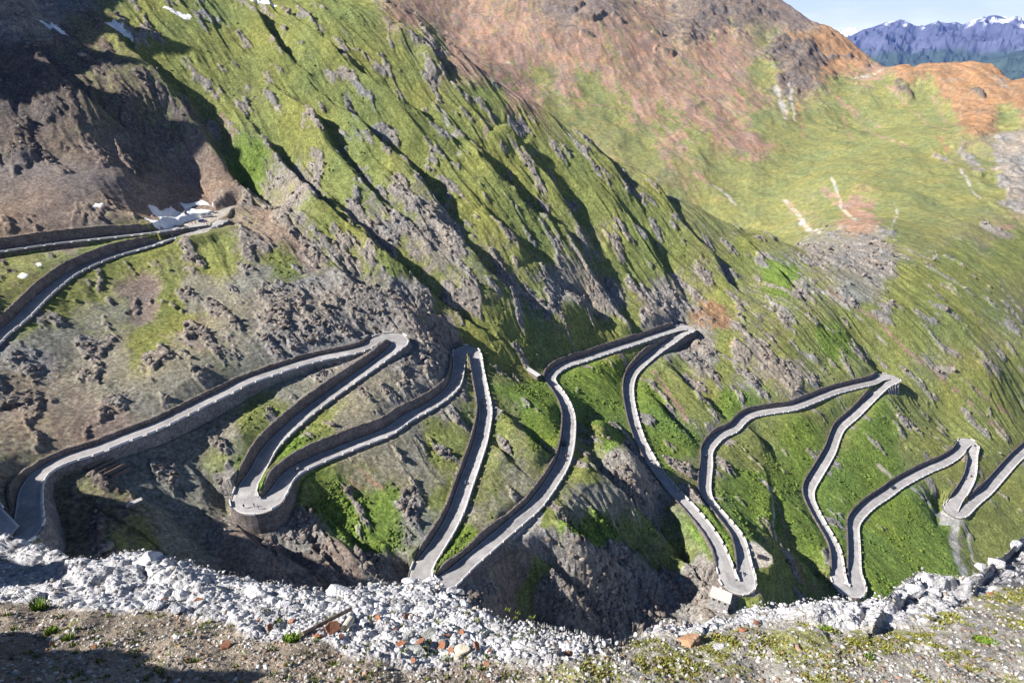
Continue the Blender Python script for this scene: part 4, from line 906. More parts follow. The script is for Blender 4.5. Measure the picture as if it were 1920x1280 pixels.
rock('orange_stone', 1418, 1164, 12, terra, 'tiny orange stone at the edge of the white rubble, centre right', 'rock', 79, (1,.8,.6))
rock('orange_stone', 1858, 1112, 16, terra, 'orange stone in the gravel near the right edge', 'rock', 80, (1,.8,.5))
rock('brick_lump', 1063, 1226, 17, terra, 'rust-red brick lump beside the bent grating', 'brick', 81, (1,.8,.8))
rock('pale_slab', 1345, 1213, 40, white_rock, 'thin pale slab right of the large flat orange rock', 'rock', 82, (1,.5,.25), 3, .3, .5)
rock('grey_stone', 1524, 1264, 16, grey_rock, 'rounded blue-grey stone at the bottom right', 'rock', 83, (1,.7,.5)); rock('grey_stone', 1843, 1230, 11, white_rock, 'small white stone in the gravel at lower right', 'rock', 84, (1,.9,.8))
rock('grey_stone', 166, 1262, 18, white_rock, 'single pale stone in the deep shade at bottom left', 'rock', 85, (1,.8,.6)); rock('grey_stone', 104, 1198, 28, grey_rock, 'long blue-grey stone below the left grass tuft', 'rock', 86, (1,.4,.3), 3, .3, .6)
# broken roof tiles: gently curved shards
def shard_me(seed, m, thick=.12, curve=.35):
    rg = random.Random(seed); n = 7; ang = [i/n*2*math.pi+rg.uniform(-.3,.3) for i in range(n)]
    bm = bmesh.new(); pts = [(math.cos(a)*rg.uniform(.34,.52), math.sin(a)*rg.uniform(.24,.42)) for a in ang]
    top = [bm.verts.new((x, y, thick/2+curve*(.25-y*y))) for x, y in pts]; bot = [bm.verts.new((x, y, -thick/2+curve*(.25-y*y))) for x, y in pts]
    bm.faces.new(top); bm.faces.new(bot[::-1])
    for i in range(n): bm.faces.new((top[i], bot[i], bot[(i+1)%n], top[(i+1)%n]))
    bmesh.ops.bevel(bm, geom=bm.edges[:], offset=.02, segments=1, affect='EDGES')
    me = bpy.data.meshes.new('broken_tile'); bm.to_mesh(me); bm.free(); me.materials.append(m); return me
TL = [(506,1178,18,'leftmost tile shard standing in the rubble'),(546,1166,16,'small tile shard above the grass cushion'),(598,1196,26,'brown tile shard at the lower end of the timber'),(625,1180,34,'large tile shard leaning against the timber'),(594,1190,12,'tiny tile chip beside the timber end'),
 (710,1161,20,'tile shard lying alone above the middle of the rubble'),(762,1158,18,'tile shard highest in the middle of the rubble'),(741,1180,12,'narrow tile chip between two white stones'),(752,1209,22,'dark red tile shard below the middle'),(790,1213,22,'tile shard left of the pile of blocks'),(828,1214,26,'tile shard at the foot of the block pile'),(846,1220,20,'second tile shard at the foot of the block pile'),
 (838,1187,14,'left one of two small shards under the long boulder'),(866,1188,18,'right one of two small shards under the long boulder'),(893,1214,26,'dark red shard near the right side of the rubble'),(918,1223,16,'small shard right of the dark red one'),(775,1238,14,'shard lying in the brown gravel at the middle'),(912,1246,16,'lowest shard at the edge of the gravel'),
 (423,1212,24,'bright orange shard in the shaded gravel on the left'),(178,1213,15,'shard in the brown gravel near the left tufts'),(98,1208,14,'rusty shard beside the long blue-grey stone'),(350,1236,14,'brownish shard in the shaded gravel'),(484,1164,15,'shard at the left end of the rubble pile'),(312,1128,18,'rusty shard between the shaded boulders'),(372,1126,16,'rusty shard right of the shaded boulders'),(1715,1268,10,'tiny orange chip at the bottom right'),(640,1196,14,'chip lying below the timber')]
for k, (a, b, w, lb) in enumerate(TL):
    p = fg_at(a, b); t = p[1]*CP-p[2]*SP; s = w/F*t
    o = bpy.data.objects.new('broken_tile', shard_me(k, terra)); col.objects.link(o); o.scale = (s,)*3; o.location = (p[0], p[1], p[2]+s*.14)
    o.rotation_euler = (rng.uniform(-.9,-.1), rng.uniform(-.5,.5), rng.uniform(0,6)); tag(o, 'terracotta '+lb, 'tile', 'broken roof tiles in the rubble')
# pile of blocks, tile roll, timber, grating
for k, (a, b, w, lb, m, fl_) in enumerate([(866,1222,34,'cream plaster block on the little rubble pile',cream_m,(1,.9,.5)),(858,1234,20,'small cream block under the plaster block',cream_m,(1,.9,.5)),(828,1204,24,'olive-grey block on top of the rubble pile',grey_rock,(1,.8,.6)),(780,1221,52,'long pale green-grey slab left of the rubble pile',grey_rock,(1,.35,.25)),(765,1193,30,'grey concrete chunk above the slab',grey_rock,(1,.8,.6)),(806,1187,32,'blue-grey concrete chunk in the rubble',grey_rock,(1,.7,.5)),(900,1204,14,'round white stone above the dark red shard',white_rock,(1,.9,.7)),(668,1176,14,'white stone beside the clay pipe',white_rock,(1,.9,.9))]):
    rock('rubble_block', a, b, w, m, lb, 'block', 500+k, fl_, 3, .3, rng.uniform(-.4,.4))
def tube_between(p, q, r, n=12, hollow=False):
    bm = bmesh.new(); p, q = Vector(p), Vector(q); L = (q-p).length
    bmesh.ops.create_cone(bm, cap_ends=True, segments=n, radius1=r, radius2=r, depth=L)
    M = Matrix.Translation((p+q)/2) @ (q-p).to_track_quat('Z','Y').to_matrix().to_4x4(); bmesh.ops.transform(bm, matrix=M, verts=bm.verts); return bm
def bm_obj(name, bm, m, parent=None, loc=None):
    me = bpy.data.meshes.new(name); bm.to_mesh(me); bm.free(); me.materials.append(m)
    o = bpy.data.objects.new(name, me); col.objects.link(o)
    if parent: o.parent = parent
    return o
a_, b_ = fg_at(568,1190)+np.array([0,0,.05]), fg_at(662,1160)+np.array([0,0,.10])
bm = tube_between(a_, b_, .022, 6); tag(bm_obj('timber', bm, wood_m), 'thin dark weathered timber slanting across the rubble', 'timber')
a_, b_ = fg_at(562,1196)+np.array([0,0,.03]), fg_at(640,1176)+np.array([0,0,.04])
bm = tube_between(a_, b_, .012, 6); tag(bm_obj('timber', bm, wood_m), 'shorter thinner stick lying under the long timber', 'timber')
a_, b_ = fg_at(648,1182)+np.array([0,0,.06]), fg_at(660,1166)+np.array([0,0,.08])
bm = tube_between(a_, b_, .042, 14); 
f_ = [f for f in bm.faces if len(f.verts) > 4]; r_ = bmesh.ops.inset_region(bm, faces=f_, thickness=.012); 
for f in f_: bmesh.ops.translate(bm, verts=f.verts, vec=-f.normal*.04)
tag(bm_obj('clay_pipe', bm, cream_m), 'short cream clay pipe stub beside the timber', 'pipe')
g0 = fg_at(1042, 1228); gr_ = empty('grating', tuple(g0)); gr_.rotation_euler = (-.55,0,.1); tag(gr_, 'small bent iron grating lying left of the brick lump', 'grating')
for k in range(6):
    bm = bmesh.new(); bmesh.ops.create_cube(bm, size=1); 
    for v in bm.verts: v.co = Vector((v.co.x*.006+(k-2.5)*.016, v.co.y*.07, v.co.z*.006+.045))
    bm_obj('bar', bm, dark_metal, gr_)
for k in (-1, 1):
    bm = bmesh.new(); bmesh.ops.create_cube(bm, size=1)
    for v in bm.verts: v.co = Vector((v.co.x*.10, v.co.y*.006+k*.036, v.co.z*.008+.040))
    bm_obj('cross_bar', bm, dark_metal, gr_)
# loose stones (countless)
def scatter_stones(name, n, region, smin, smax, pal, seed, label_kind='stuff'):
    rg = np.random.default_rng(seed)
    base = []
    for k in range(6):
        bm = bmesh.new(); bmesh.ops.create_icosphere(bm, subdivisions=1, radius=.5)
        r2 = random.Random(seed*10+k)
        for _ in range(6):
            nn = Vector((r2.gauss(0,1), r2.gauss(0,1), r2.gauss(0,1))).normalized(); d = r2.uniform(.22,.40)
            for v in bm.verts:
                q = v.co.dot(nn)-d
                if q > 0: v.co -= nn*q
        base.append((np.array([v.co[:] for v in bm.verts]), np.array([[v.index for v in f.verts] for f in bm.faces]))); bm.free()
    px = rg.uniform(-60, 1980, n*3); py = rg.uniform(990, 1300, n*3)
    r = np.stack([(px-960)/F, CP+(640-py)/F*SP, -SP+(640-py)/F*CP], 1); t = (5-FS*3)/(-r[:,2]-FS*r[:,1]); P = r*t[:,None]
    a = np.arctan2(P[:,0], P[:,1]); rd = np.hypot(P[:,0], P[:,1]); rm = np.interp(a, az2, rimf); br = np.interp(a, b_az, b_r)
    nz = fbm(P[:,0]*1.1, P[:,1]*1.1, 201, 3)*.28
    pale = rd-br+nz > 0
    ok = (rd < rm-.03)&(pale if region == 'pale' else ~pale if region == 'soil' else True)
    P = P[ok][:n]; z = fg_height(P[:,0], P[:,1]); V = []; Fc = []; C = []; off = 0
    for i in range(len(P)):
        bv, bf = base[rg.integers(6)]; s = smin*(smax/smin)**(rg.random()**3.4)
        an = rg.uniform(0, 6.28, 3); ca, sa = math.cos(an[0]), math.sin(an[0]); cb, sb = math.cos(an[1]), math.sin(an[1])
        Rm = np.array([[ca,-sa,0],[sa,ca,0],[0,0,1]])@np.array([[1,0,0],[0,cb,-sb],[0,sb,cb]])
        v = (bv*np.array([1,.8,.6]))@Rm.T*s + np.array([P[i,0], P[i,1], z[i]+s*.02])
        V.append(v); Fc.append(bf+off); off += len(bv); c = pal[rg.integers(len(pal))]*rg.uniform(.75,1.2); C.append(np.repeat(c[None], len(bv), 0))
    o = mesh_obj(name, np.vstack(V), np.vstack(Fc), ground_fg, cols=np.vstack(C)); tag(o, kind='stuff'); return o
PW = np.array([(.54,.54,.57),(.48,.48,.52),(.42,.42,.44),(.60,.59,.57),(.32,.32,.34),(.52,.52,.56),(.38,.33,.28)])
PS = np.array([(.30,.27,.23),(.42,.40,.37),(.22,.18,.15),(.50,.49,.47),(.33,.31,.30),(.30,.20,.14),(.60,.60,.60)])
scatter_stones('pale_gravel', 13000, 'pale', .012, .085, PW, 31)
scatter_stones('brown_gravel', 15000, 'soil', .012, .075, PS, 37)
# tufts and moss cushions: clumps of small blades
def tufts(name, spots, colr, seed, blades=26, h=.05):
    rg = np.random.default_rng(seed); V = []; Fc = []; C = []; k = 0
    for (x, y, s) in spots:
        z = float(fg_height(np.array([x]), np.array([y]))[0])
        for b in range(int(blades)):
            a = rg.uniform(0, 6.28); rr2 = s*math.sqrt(rg.random())*.8; bx = x+math.cos(a)*rr2; by = y+math.sin(a)*rr2; bz = z-FS*(by-y)
            hh = h*s/.06*rg.uniform(.5,1.2); le = rg.uniform(.2,.8); a2 = rg.uniform(0, 6.28); w = .0035*s/.06*2+.002
            dx, dy = math.cos(a2)*le*hh, math.sin(a2)*le*hh; px_, py_ = -math.sin(a2)*w, math.cos(a2)*w
            V += [(bx-px_, by-py_, bz-.005), (bx+px_, by+py_, bz-.005), (bx+dx, by+dy, bz+hh)]; Fc.append((k,k+1,k+2)); k += 3
            c = np.array(colr)*rg.uniform(.6,1.4)*np.array([rg.uniform(.8,1.3),1,1]); C += [c,c,c]
    o = mesh_obj(name, np.array(V), np.array(Fc), ground_fg, cols=np.array(C)); return o
sp = []
while len(sp) < 620:
    px_ = 1960-940*rng.random()**1.6; py_ = rng.uniform(1100, 1290); p = fplane(px_, py_); a = math.atan2(p[0], p[1]); rd = math.hypot(p[0], p[1]); br = np.interp(a, b_az, b_r)
    d = br-rd
    if d < .02: continue
    if fbm(np.array([p[0]*1.6]), np.array([p[1]*1.6]), 241, 3)[0] + math.exp(-((d-.5)/.45)**2)*.55 < rng.uniform(.15,.8): continue
    sp.append((p[0], p[1], rng.uniform(.02,.075)))
tag(tufts('grass', sp, (.24,.25,.06), 43, 22, .026), kind='stuff')
sp = [(lambda p: (p[0], p[1], rng.uniform(.02,.06)))(fplane(rng.uniform(0,1000), rng.uniform(1150,1290))) for _ in range(170)]
tag(tufts('grass', sp, (.16,.20,.045), 47, 20, .05), kind='stuff')
for (a, b, w, lb, nb, hh) in [(548,1196,34,'bright green grass cushion at the edge of the rubble, left of the tile shards',260,.05),(76,1141,26,'spiky light green tuft on the left edge of the pale rubble',90,.13),(98,1184,22,'fresh green tuft above the long blue-grey stone',80,.07),(130,1198,22,'fresh green tuft right of the long blue-grey stone',80,.07),(1628,1232,18,'dark green tuft alone in the gravel at lower right',90,.05),(1845,1200,40,'broad yellow-green moss cushion near the right edge',260,.03),(1545,1100+77,26,'flat lime-green moss cushion below the white rubble',140,.02)]:
    p = fg_at(a, b); t = p[1]*CP-p[2]*SP; s = w/F*t*.55
    o = tufts('grass_tuft', [(p[0], p[1], s)], (.17,.27,.045), a, nb, hh*.06/s*1.0 if s > .06 else hh); tag(o, lb, 'grass tuft')
# unseen rocks added beside the viewpoint to keep the lower left corner in shade
for k, (x, y, z, sx, sy, sz) in enumerate([(-8.2,1.7,-3.6,5.6,4.0,7.0),(-11.3,5.0,-6.3,6,2.2,6.2),(-9.5,-.8,-2.6,6,5,9)]):
    me = rock_mesh('crag', white_rock, 900+k, 4, (1,1,1), 12, .25); o = bpy.data.objects.new('crag', me); col.objects.link(o); o.location = (x,y,z); o.scale = (sx,sy,sz)
    tag(o, 'unseen rock added left of the viewpoint to cast shade into the picture', 'rock', 'added shade casters beside the viewpoint')
print('ledge', time.time()-T0)
# ------------------------------------------------------------------ far ranges
def far_range(name, prof, t0, rbase, zbase, rback, seed, pal_fn, azr, n=(420,160)):
    pp = np.array([P_t(a, b, t0) for a, b in prof]); pa = np.arctan2(pp[:,0], pp[:,1]); prr = np.hypot(pp[:,0], pp[:,1]); pz = pp[:,2]
    a = np.radians(np.linspace(azr[0], azr[1], n[0])); f = np.linspace(0, 1.35, n[1])
    A, Fq = np.meshgrid(a, f, indexing='ij'); rc = np.interp(A, pa, prr); zc = np.interp(A, pa, pz)
    r = rbase+(rc-rbase)*Fq; x = r*np.sin(A); y = r*np.cos(A)
    up = np.where(Fq < 1, zbase+(zc-zbase)*np.clip(Fq,0,1)**1.25, zc-(Fq-1)*2600)
    s = t0/14000
    env = np.clip(Fq*1.6,0,1)
    d = (ridged(x/1500/s, y/2200/s, seed, 5, .55)*420 + ridged(x/380/s, y/520/s, seed+5, 3, .5)*90)*s*env
    near_crest = np.exp(-((Fq-1)/.10)**2)
    z = up + d*(1-near_crest*.82) - 110*s*near_crest*0
    C = pal_fn(x, y, z, A, Fq)
    l = np.array([x.mean(), y.mean(), 0])
    m = ground_mat(name, .004/s, .02/s, 12*s, .25)
    o = mesh_obj(name, np.stack([x, y, z], -1).reshape(-1,3)-l, grid_faces(*x.shape)[:, ::-1], m, smooth=True, cols=C); o.location = l; tag(o, kind='structure')
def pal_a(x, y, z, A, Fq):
    n = fbm(x/500, y/500, 301, 4); hazy_rock = np.array([.085,.092,.145]); forest = np.array([.05,.075,.06]); snow = np.array([.62,.65,.72])  # blue of the distant haze is painted into the rock colour
    up = sstep(-420, -220, z+n*120)[...,None]; c = forest*(1-up)+hazy_rock*(1+.35*n)[...,None]*up
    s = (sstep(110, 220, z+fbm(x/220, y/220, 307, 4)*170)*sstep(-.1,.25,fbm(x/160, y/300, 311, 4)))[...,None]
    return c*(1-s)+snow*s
def pal_s(x, y, z, A, Fq):
    n = fbm(x/500, y/500, 331, 4)[...,None]; return np.array([.8,.82,.87])*(1-.35*np.clip(n+.3,0,1))
def pal_f(x, y, z, A, Fq):
    return np.array([.045,.07,.055])*(1+.4*fbm(x/200, y/200, 341, 4))[...,None]
def pal_g(x, y, z, A, Fq):
    n = fbm(x/160, y/160, 351, 4); s = sstep(.1,.3,n)[...,None]; return np.array([.33,.33,.30])*(1-s)+np.array([.6,.6,.6])*s
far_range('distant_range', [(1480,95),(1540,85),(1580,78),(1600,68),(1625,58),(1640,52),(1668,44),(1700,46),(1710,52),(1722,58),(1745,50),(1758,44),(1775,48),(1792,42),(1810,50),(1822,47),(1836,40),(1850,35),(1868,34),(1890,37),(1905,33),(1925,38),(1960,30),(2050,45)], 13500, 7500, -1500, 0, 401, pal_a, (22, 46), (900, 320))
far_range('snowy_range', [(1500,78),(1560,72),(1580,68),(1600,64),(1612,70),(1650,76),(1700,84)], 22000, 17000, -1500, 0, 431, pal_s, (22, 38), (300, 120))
far_range('wooded_slope', [(1740,150),(1800,136),(1850,118),(1880,108),(1920,98),(2000,90),(2100,80)], 8800, 4200, -1700, 0, 451, pal_f, (32, 48), (400, 160))
far_range('grey_peak', [(1120,30),(1150,10),(1165,2),(1180,12),(1200,13),(1215,15),(1230,8),(1245,2),(1262,-2),(1300,-12),(1340,20)], 3600, 2700, -300, 0, 471, pal_g, (7, 20), (300, 120))
# ------------------------------------------------------------------ small structures
def box_bm(bm, sx, sy, sz, cx=0, cy=0, cz=0, bev=0, taper=1):
    r = bmesh.ops.create_cube(bm, size=1); vs = r['verts']
    for v in vs:
        k = taper if v.co.z > 0 else 1
        v.co = Vector((v.co.x*sx*k+cx, v.co.y*sy*k+cy, v.co.z*sz+cz))
    if bev:
        es = list({e for v in vs for e in v.link_edges}); bmesh.ops.bevel(bm, geom=es, offset=bev, segments=2, affect='EDGES')
def box_obj(name, m, parent, *a, **k):
    bm = bmesh.new(); box_bm(bm, *a, **k); return bm_obj(name, bm, m, parent)
roof_m = mat('roof_sheet', (.50,.46,.44), .8, .12, 1.2, .01)
dark_m = mat('window_dark', (.02,.02,.025), .3, .1, 1)
# the stone hut below the hairpin
hp = P_t(1352, 1114, 226)
hut = empty('stone_hut', (hp[0], hp[1], hp[2]-3.2), math.radians(-28)); tag(hut, 'small stone hut with a flat pale roof under the dark road bend', 'hut')
box_obj('wall', wall_pale, hut, 7.2, 4.6, 7.0, 0, 0, -.4)
rf = box_obj('roof', roof_m, hut, 7.9, 5.3, .28, 0, 0, 3.25, bev=.04); rf.rotation_euler = (.06, 0, 0)
for x in (-2.2, 0, 2.2): box_obj('window', dark_m, hut, .8, .12, 1.0, x, -2.32, 1.6)
box_obj('door', wood_m, hut, .12, 1.0, 2.0, 3.63, .4, -.2)
box_obj('window', dark_m, hut, .12, .7, .8, -3.62, .3, 1.8)
# concrete slab over the gully, culvert, avalanche terraces
def slab(name, pxy, size, rz, m, label, cat, dz=.5):
    p = at(*pxy); o = empty(name, (p[0], p[1], p[2]+dz), rz); tag(o, label, cat); return o
g = slab('gallery', (997,701), 0, math.radians(-52), conc_m, 'short pale concrete slab roofing the gully beside the road bend', 'gallery', .8)
box_obj('roof_slab', conc_m, g, 13, 2.6, .35, 0, 0, .9); box_obj('side_wall', wall_m, g, 13, .4, 2.2, 0, -1.1, -.35); box_obj('side_wall', wall_m, g, 13, .4, 2.2, 0, 1.1, -.35)
g = slab('culvert', (254,943), 0, math.radians(40), conc_m, 'small tilted concrete culvert cap in the dark hollow', 'culvert', .3)
box_obj('cap', wall_pale, g, 4.2, 1.3, .3, 0, 0, .3); box_obj('footing', wall_m, g, 4.0, 1.0, .9, 0, 0, -.3)
p0 = at(200, 872)
for k in range(5):
    q = at(186+k*9, 868+k*5.5)
    g = empty('snow_fence', (q[0], q[1], q[2]+.2), math.radians(55)); tag(g, ('topmost','second','middle','fourth','lowest')[k]+' timber terrace of the stepped avalanche barrier below the long road', 'barrier', 'stepped avalanche terraces')
    box_obj('rail', wood_m, g, 6.5, .3, .25, 0, 0, .9); box_obj('board', wood_m, g, 6.5, .18, .9, 0, 0, .3)
# buttressed bastion at the right-hand far bend
bi = apx[7][0]
for k in range(5):
    i = bi+4+k*3; p = R[i].copy(); n = RN[i]
    p[:2] += n*(WL[i]+1.2); zb0 = gz(p[0]+n[0]*4, p[1]+n[1]*4); h = max(4.5, p[2]-zb0+1.5)
    bm = bmesh.new(); box_bm(bm, 1.0, 2.6, h, 0, 0, -h/2)
    for v in bm.verts:
        if v.co.z < -h/2 and v.co.y > 0: v.co.y += 1.6
        if v.co.z > -h/2 and v.co.y > 0: v.co.y -= 1.3
    o = bm_obj('buttress', bm, wall_pale); o.location = (p[0], p[1], p[2]-.3); o.rotation_euler = (0,0,math.atan2(n[1],n[0])-math.pi/2)
    tag(o, ('first','second','third','fourth','fifth')[k]+' sloping stone buttress, counted from the tip of the tall right-hand bend', 'buttress', 'buttresses under the tall right-hand bend')
# ------------------------------------------------------------------ vehicles and riders
def paint(name, c, rough=.35): 
    m, nt, b = nodes(name); b.inputs['Base Color'].default_value = (*c, 1); b.inputs['Roughness'].default_value = rough; b.inputs['Coat Weight'].default_value = .4
    no = nt.nodes.new('ShaderNodeTexNoise'); no.inputs['Scale'].default_value = 3; mr = nt.nodes.new('ShaderNodeMapRange'); mr.inputs['To Min'].default_value = rough*.8; mr.inputs['To Max'].default_value = rough*1.4
    nt.links.new(no.outputs['Fac'], mr.inputs['Value']); nt.links.new(mr.outputs[0], b.inputs['Roughness']); return m
glass_m = paint('car_glass', (.02,.025,.03), .1); tyre_m = mat('tyre', (.02,.02,.02), .9, .2, 8); rim_m = mat('wheel_rim', (.45,.45,.46), .4, .1, 8, 0, .8); lamp_m = paint('lamp_lens', (.75,.75,.72), .15); red_m = paint('tail_lens', (.4,.02,.02), .2)
def lathe_wheel(r, w, parent, x, y):
    bm = bmesh.new(); bmesh.ops.create_cone(bm, cap_ends=True, segments=20, radius1=r, radius2=r, depth=w, matrix=Matrix.Rotation(math.pi/2, 4, 'X'))
    o = bm_obj('wheel', bm, tyre_m, parent); o.location = (x, y, r)
    bm = bmesh.new(); bmesh.ops.create_cone(bm, cap_ends=True, segments=16, radius1=r*.6, radius2=r*.6, depth=w+.03, matrix=Matrix.Rotation(math.pi/2, 4, 'X')); bm_obj('rim', bm, rim_m, o)
    return o
def extr(prof, w, taper=None):
    bm = bmesh.new(); a = []; b = []
    for i, (x, z) in enumerate(prof):
        ww = w/2*(taper[i] if taper else 1)
        a.append(bm.verts.new((x, -ww, z))); b.append(bm.verts.new((x, ww, z)))
    n = len(prof); bm.faces.new(a[::-1]); bm.faces.new(b)
    for i in range(n): bm.faces.new((a[i], a[(i+1)%n], b[(i+1)%n], b[i]))
    bmesh.ops.recalc_face_normals(bm, faces=bm.faces); return bm
def make_car(c, label, kind='car'):
    root = empty('car' if kind == 'car' else 'camper_van'); tag(root, label, 'car' if kind == 'car' else 'camper van')
    m = paint('car_paint', c)
    if kind == 'car':
        L, Wd = 4.3, 1.78
        bm = extr([(-2.15,.35),(-2.12,.85),(-1.9,.98),(-.2,1.0),(1.1,.93),(2.0,.78),(2.15,.6),(2.13,.3),(1.7,.25),(-1.8,.25)], Wd, [.92,.95,.96,1,1,.95,.9,.9,.97,.95])
        bmesh.ops.bevel(bm, geom=bm.edges[:], offset=.05, segments=2, affect='EDGES'); bm_obj('body', bm, m, root)
        bm = extr([(-1.95,.96),(-1.5,1.40),(-.9,1.46),(.1,1.42),(.95,.95)], Wd*.92, [.95,.80,.78,.80,.96]); bm_obj('windows', bm, glass_m, root)
        bm = extr([(-1.52,1.405),(-.9,1.49),(.1,1.45),(.18,1.40)], Wd*.92, [.79,.77,.79,.78]); bm_obj('roof', bm, m, root)
        for s in (-1,1): box_obj('headlight', lamp_m, root, .12, .34, .14, 2.07, s*.62, .68, bev=.02); box_obj('tail_light', red_m, root, .08, .3, .16, -2.12, s*.66, .8); box_obj('mirror', m, root, .14, .16, .12, .55, s*.98, 1.02)
        for x in (-1.32,1.35):
            for y in (-.82,.82): lathe_wheel(.32, .22, root, x, y)
    else:
        Wd = 2.1
        bm = extr([(-3.0,.4),(-3.0,2.75),(1.2,2.85),(1.9,2.3),(2.2,1.4),(2.9,1.15),(3.0,.5),(2.9,.35)], Wd, [1,.95,.95,.92,.95,.93,.93,.95]); bmesh.ops.bevel(bm, geom=bm.edges[:], offset=.08, segments=2, affect='EDGES'); bm_obj('body', bm, m, root)
        box_obj('windscreen', glass_m, root, .06, 1.7, .8, 2.07, 0, 1.85).rotation_euler = (0, 0, 0)
        for s in (-1,1): box_obj('side_window', glass_m, root, 1.3, .04, .55, -1.2, s*1.04, 1.9); box_obj('side_window', glass_m, root, .8, .04, .55, 1.2, s*1.03, 1.8); box_obj('headlight', lamp_m, root, .1, .3, .2, 2.95, s*.75, .8)
        for x in (-1.9,1.9):
            for y in (-.93,.93): lathe_wheel(.36, .24, root, x, y)
    return root
def on_road(px, py, C=None, T=None, side=0):
    C = R if C is None else C; T = RT if T is None else T
    a, b, _ = project(C[:,0], C[:,1], C[:,2]); i = int(np.argmin((a-px)**2+(b-py)**2)); p = P_D(px, py, -C[i,2]-.03)
    d = C[i,:2]-p[:2]; dd = np.hypot(*d)
    if dd > 2.0: p[:2] += d*(1-2.0/dd)
    p[2] = C[i,2]+.03; return p, math.atan2(T[i,1], T[i,0]), i
def put(o, p, rz): o.location = tuple(p); o.rotation_euler = (0, 0, rz)
for (px_, py_, c, lb, flip) in [(1058,832,(.03,.04,.05),'dark car driving on the curving middle road',0),(1673,915,(.04,.045,.06),'dark blue car climbing the road on the right green slope',math.pi)]:
    p, a, i = on_road(px_, py_); put(make_car(c, lb), p, a+flip)
o = make_car((.03,.03,.035), 'black car parked on the oval gravel turnout'); p = P_D(1429,1046,202.15); put(o, p, -.3)
for (px_, py_, c, lb, rz, kd) in [(389,407,(.7,.7,.7),'white camper van parked at the high gravel lot',.35,'van'),(399,400,(.5,.5,.52),'silver car parked behind the white camper van',.3,'car'),(380,416,(.05,.12,.35),'blue car parked next to the people on the high gravel lot',.3,'car'),(334,427,(.75,.75,.75),'white car at the left end of the high gravel lot',.25,'car'),(344,429,(.03,.03,.035),'black car just right of the white car at the lot entrance',.2,'car')]:
    p = P_D(px_, py_, 91.55); p[2] = max(gz(p[0], p[1]), -91.6); put(make_car(c, lb, kd), p, rz)
skin_m = mat('skin', (.45,.28,.2), .6, .1, 5)
def cloth(c): return mat('cloth', c, .85, .2, 6)
def person(pose, c, c2, label):
    """one continuous skinned body; hair or helmet and jacket as children"""
    if pose == 'stand': J = dict(hip=(0,0,.93), ch=(0,0,1.32), nk=(0,0,1.47), hd=(.02,0,1.64), top=(.02,0,1.73), sl=(0,.19,1.40), el=(.03,.26,1.12), hl=(.12,.24,.88), sr=(0,-.19,1.40), er=(.02,-.27,1.12), hr=(.10,-.25,.88), pl=(0,.10,.88), kl=(.03,.12,.48), al=(0,.13,.08), tl=(.17,.14,.04), pr=(0,-.10,.88), kr=(.04,-.13,.48), ar=(0,-.14,.08), tr=(.17,-.15,.04))
    else: J = dict(hip=(-.15,0,.84), ch=(.02,0,1.20), nk=(.08,0,1.34), hd=(.14,0,1.50), top=(.15,0,1.60), sl=(.05,.19,1.28), el=(.25,.30,1.10), hl=(.48,.30,1.02), sr=(.05,-.19,1.28), er=(.25,-.30,1.10), hr=(.48,-.30,1.02), pl=(-.12,.11,.80), kl=(.28,.22,.66), al=(.05,.20,.32), tl=(.2,.20,.28), pr=(-.12,-.11,.80), kr=(.28,-.22,.66), ar=(.05,-.20,.32), tr=(.2,-.20,.28))
    rad = dict(hip=.15, ch=.16, nk=.06, hd=.10, top=.07, sl=.075, el=.05, hl=.035, sr=.075, er=.05, hr=.035, pl=.10, kl=.065, al=.045, tl=.04, pr=.10, kr=.065, ar=.045, tr=.04)
    names = list(J); E_ = [('hip','ch'),('ch','nk'),('nk','hd'),('hd','top'),('ch','sl'),('sl','el'),('el','hl'),('ch','sr'),('sr','er'),('er','hr'),('hip','pl'),('pl','kl'),('kl','al'),('al','tl'),('hip','pr'),('pr','kr'),('kr','ar'),('ar','tr')]
    me = bpy.data.meshes.new('person'); me.from_pydata([J[n] for n in names], [(names.index(a), names.index(b)) for a, b in E_], []); me.update()
    o = bpy.data.objects.new('person', me); col.objects.link(o)
    md = o.modifiers.new('skin', 'SKIN'); bm = bmesh.new(); bm.from_mesh(me); lay = bm.verts.layers.skin.verify(); bm.verts.ensure_lookup_table()
    for i, n in enumerate(names): bm.verts[i][lay].radius = (rad[n], rad[n]*(1.15 if n in ('hip','ch') else 1)); bm.verts[i][lay].use_root = (n == 'hip')
    bm.to_mesh(me); bm.free(); me.materials.append(cloth(c)); o.modifiers.new('sub', 'SUBSURF').levels = 1
    bm = bmesh.new(); bmesh.ops.create_icosphere(bm, subdivisions=2, radius=.13 if pose == 'ride' else .112)
    for v in bm.verts: v.co += Vector(J['hd'])+Vector((-.01,0,.03))
    bm_obj('helmet' if pose == 'ride' else 'hair', bm, cloth(c2), o); tag(o, label, 'person'); return o
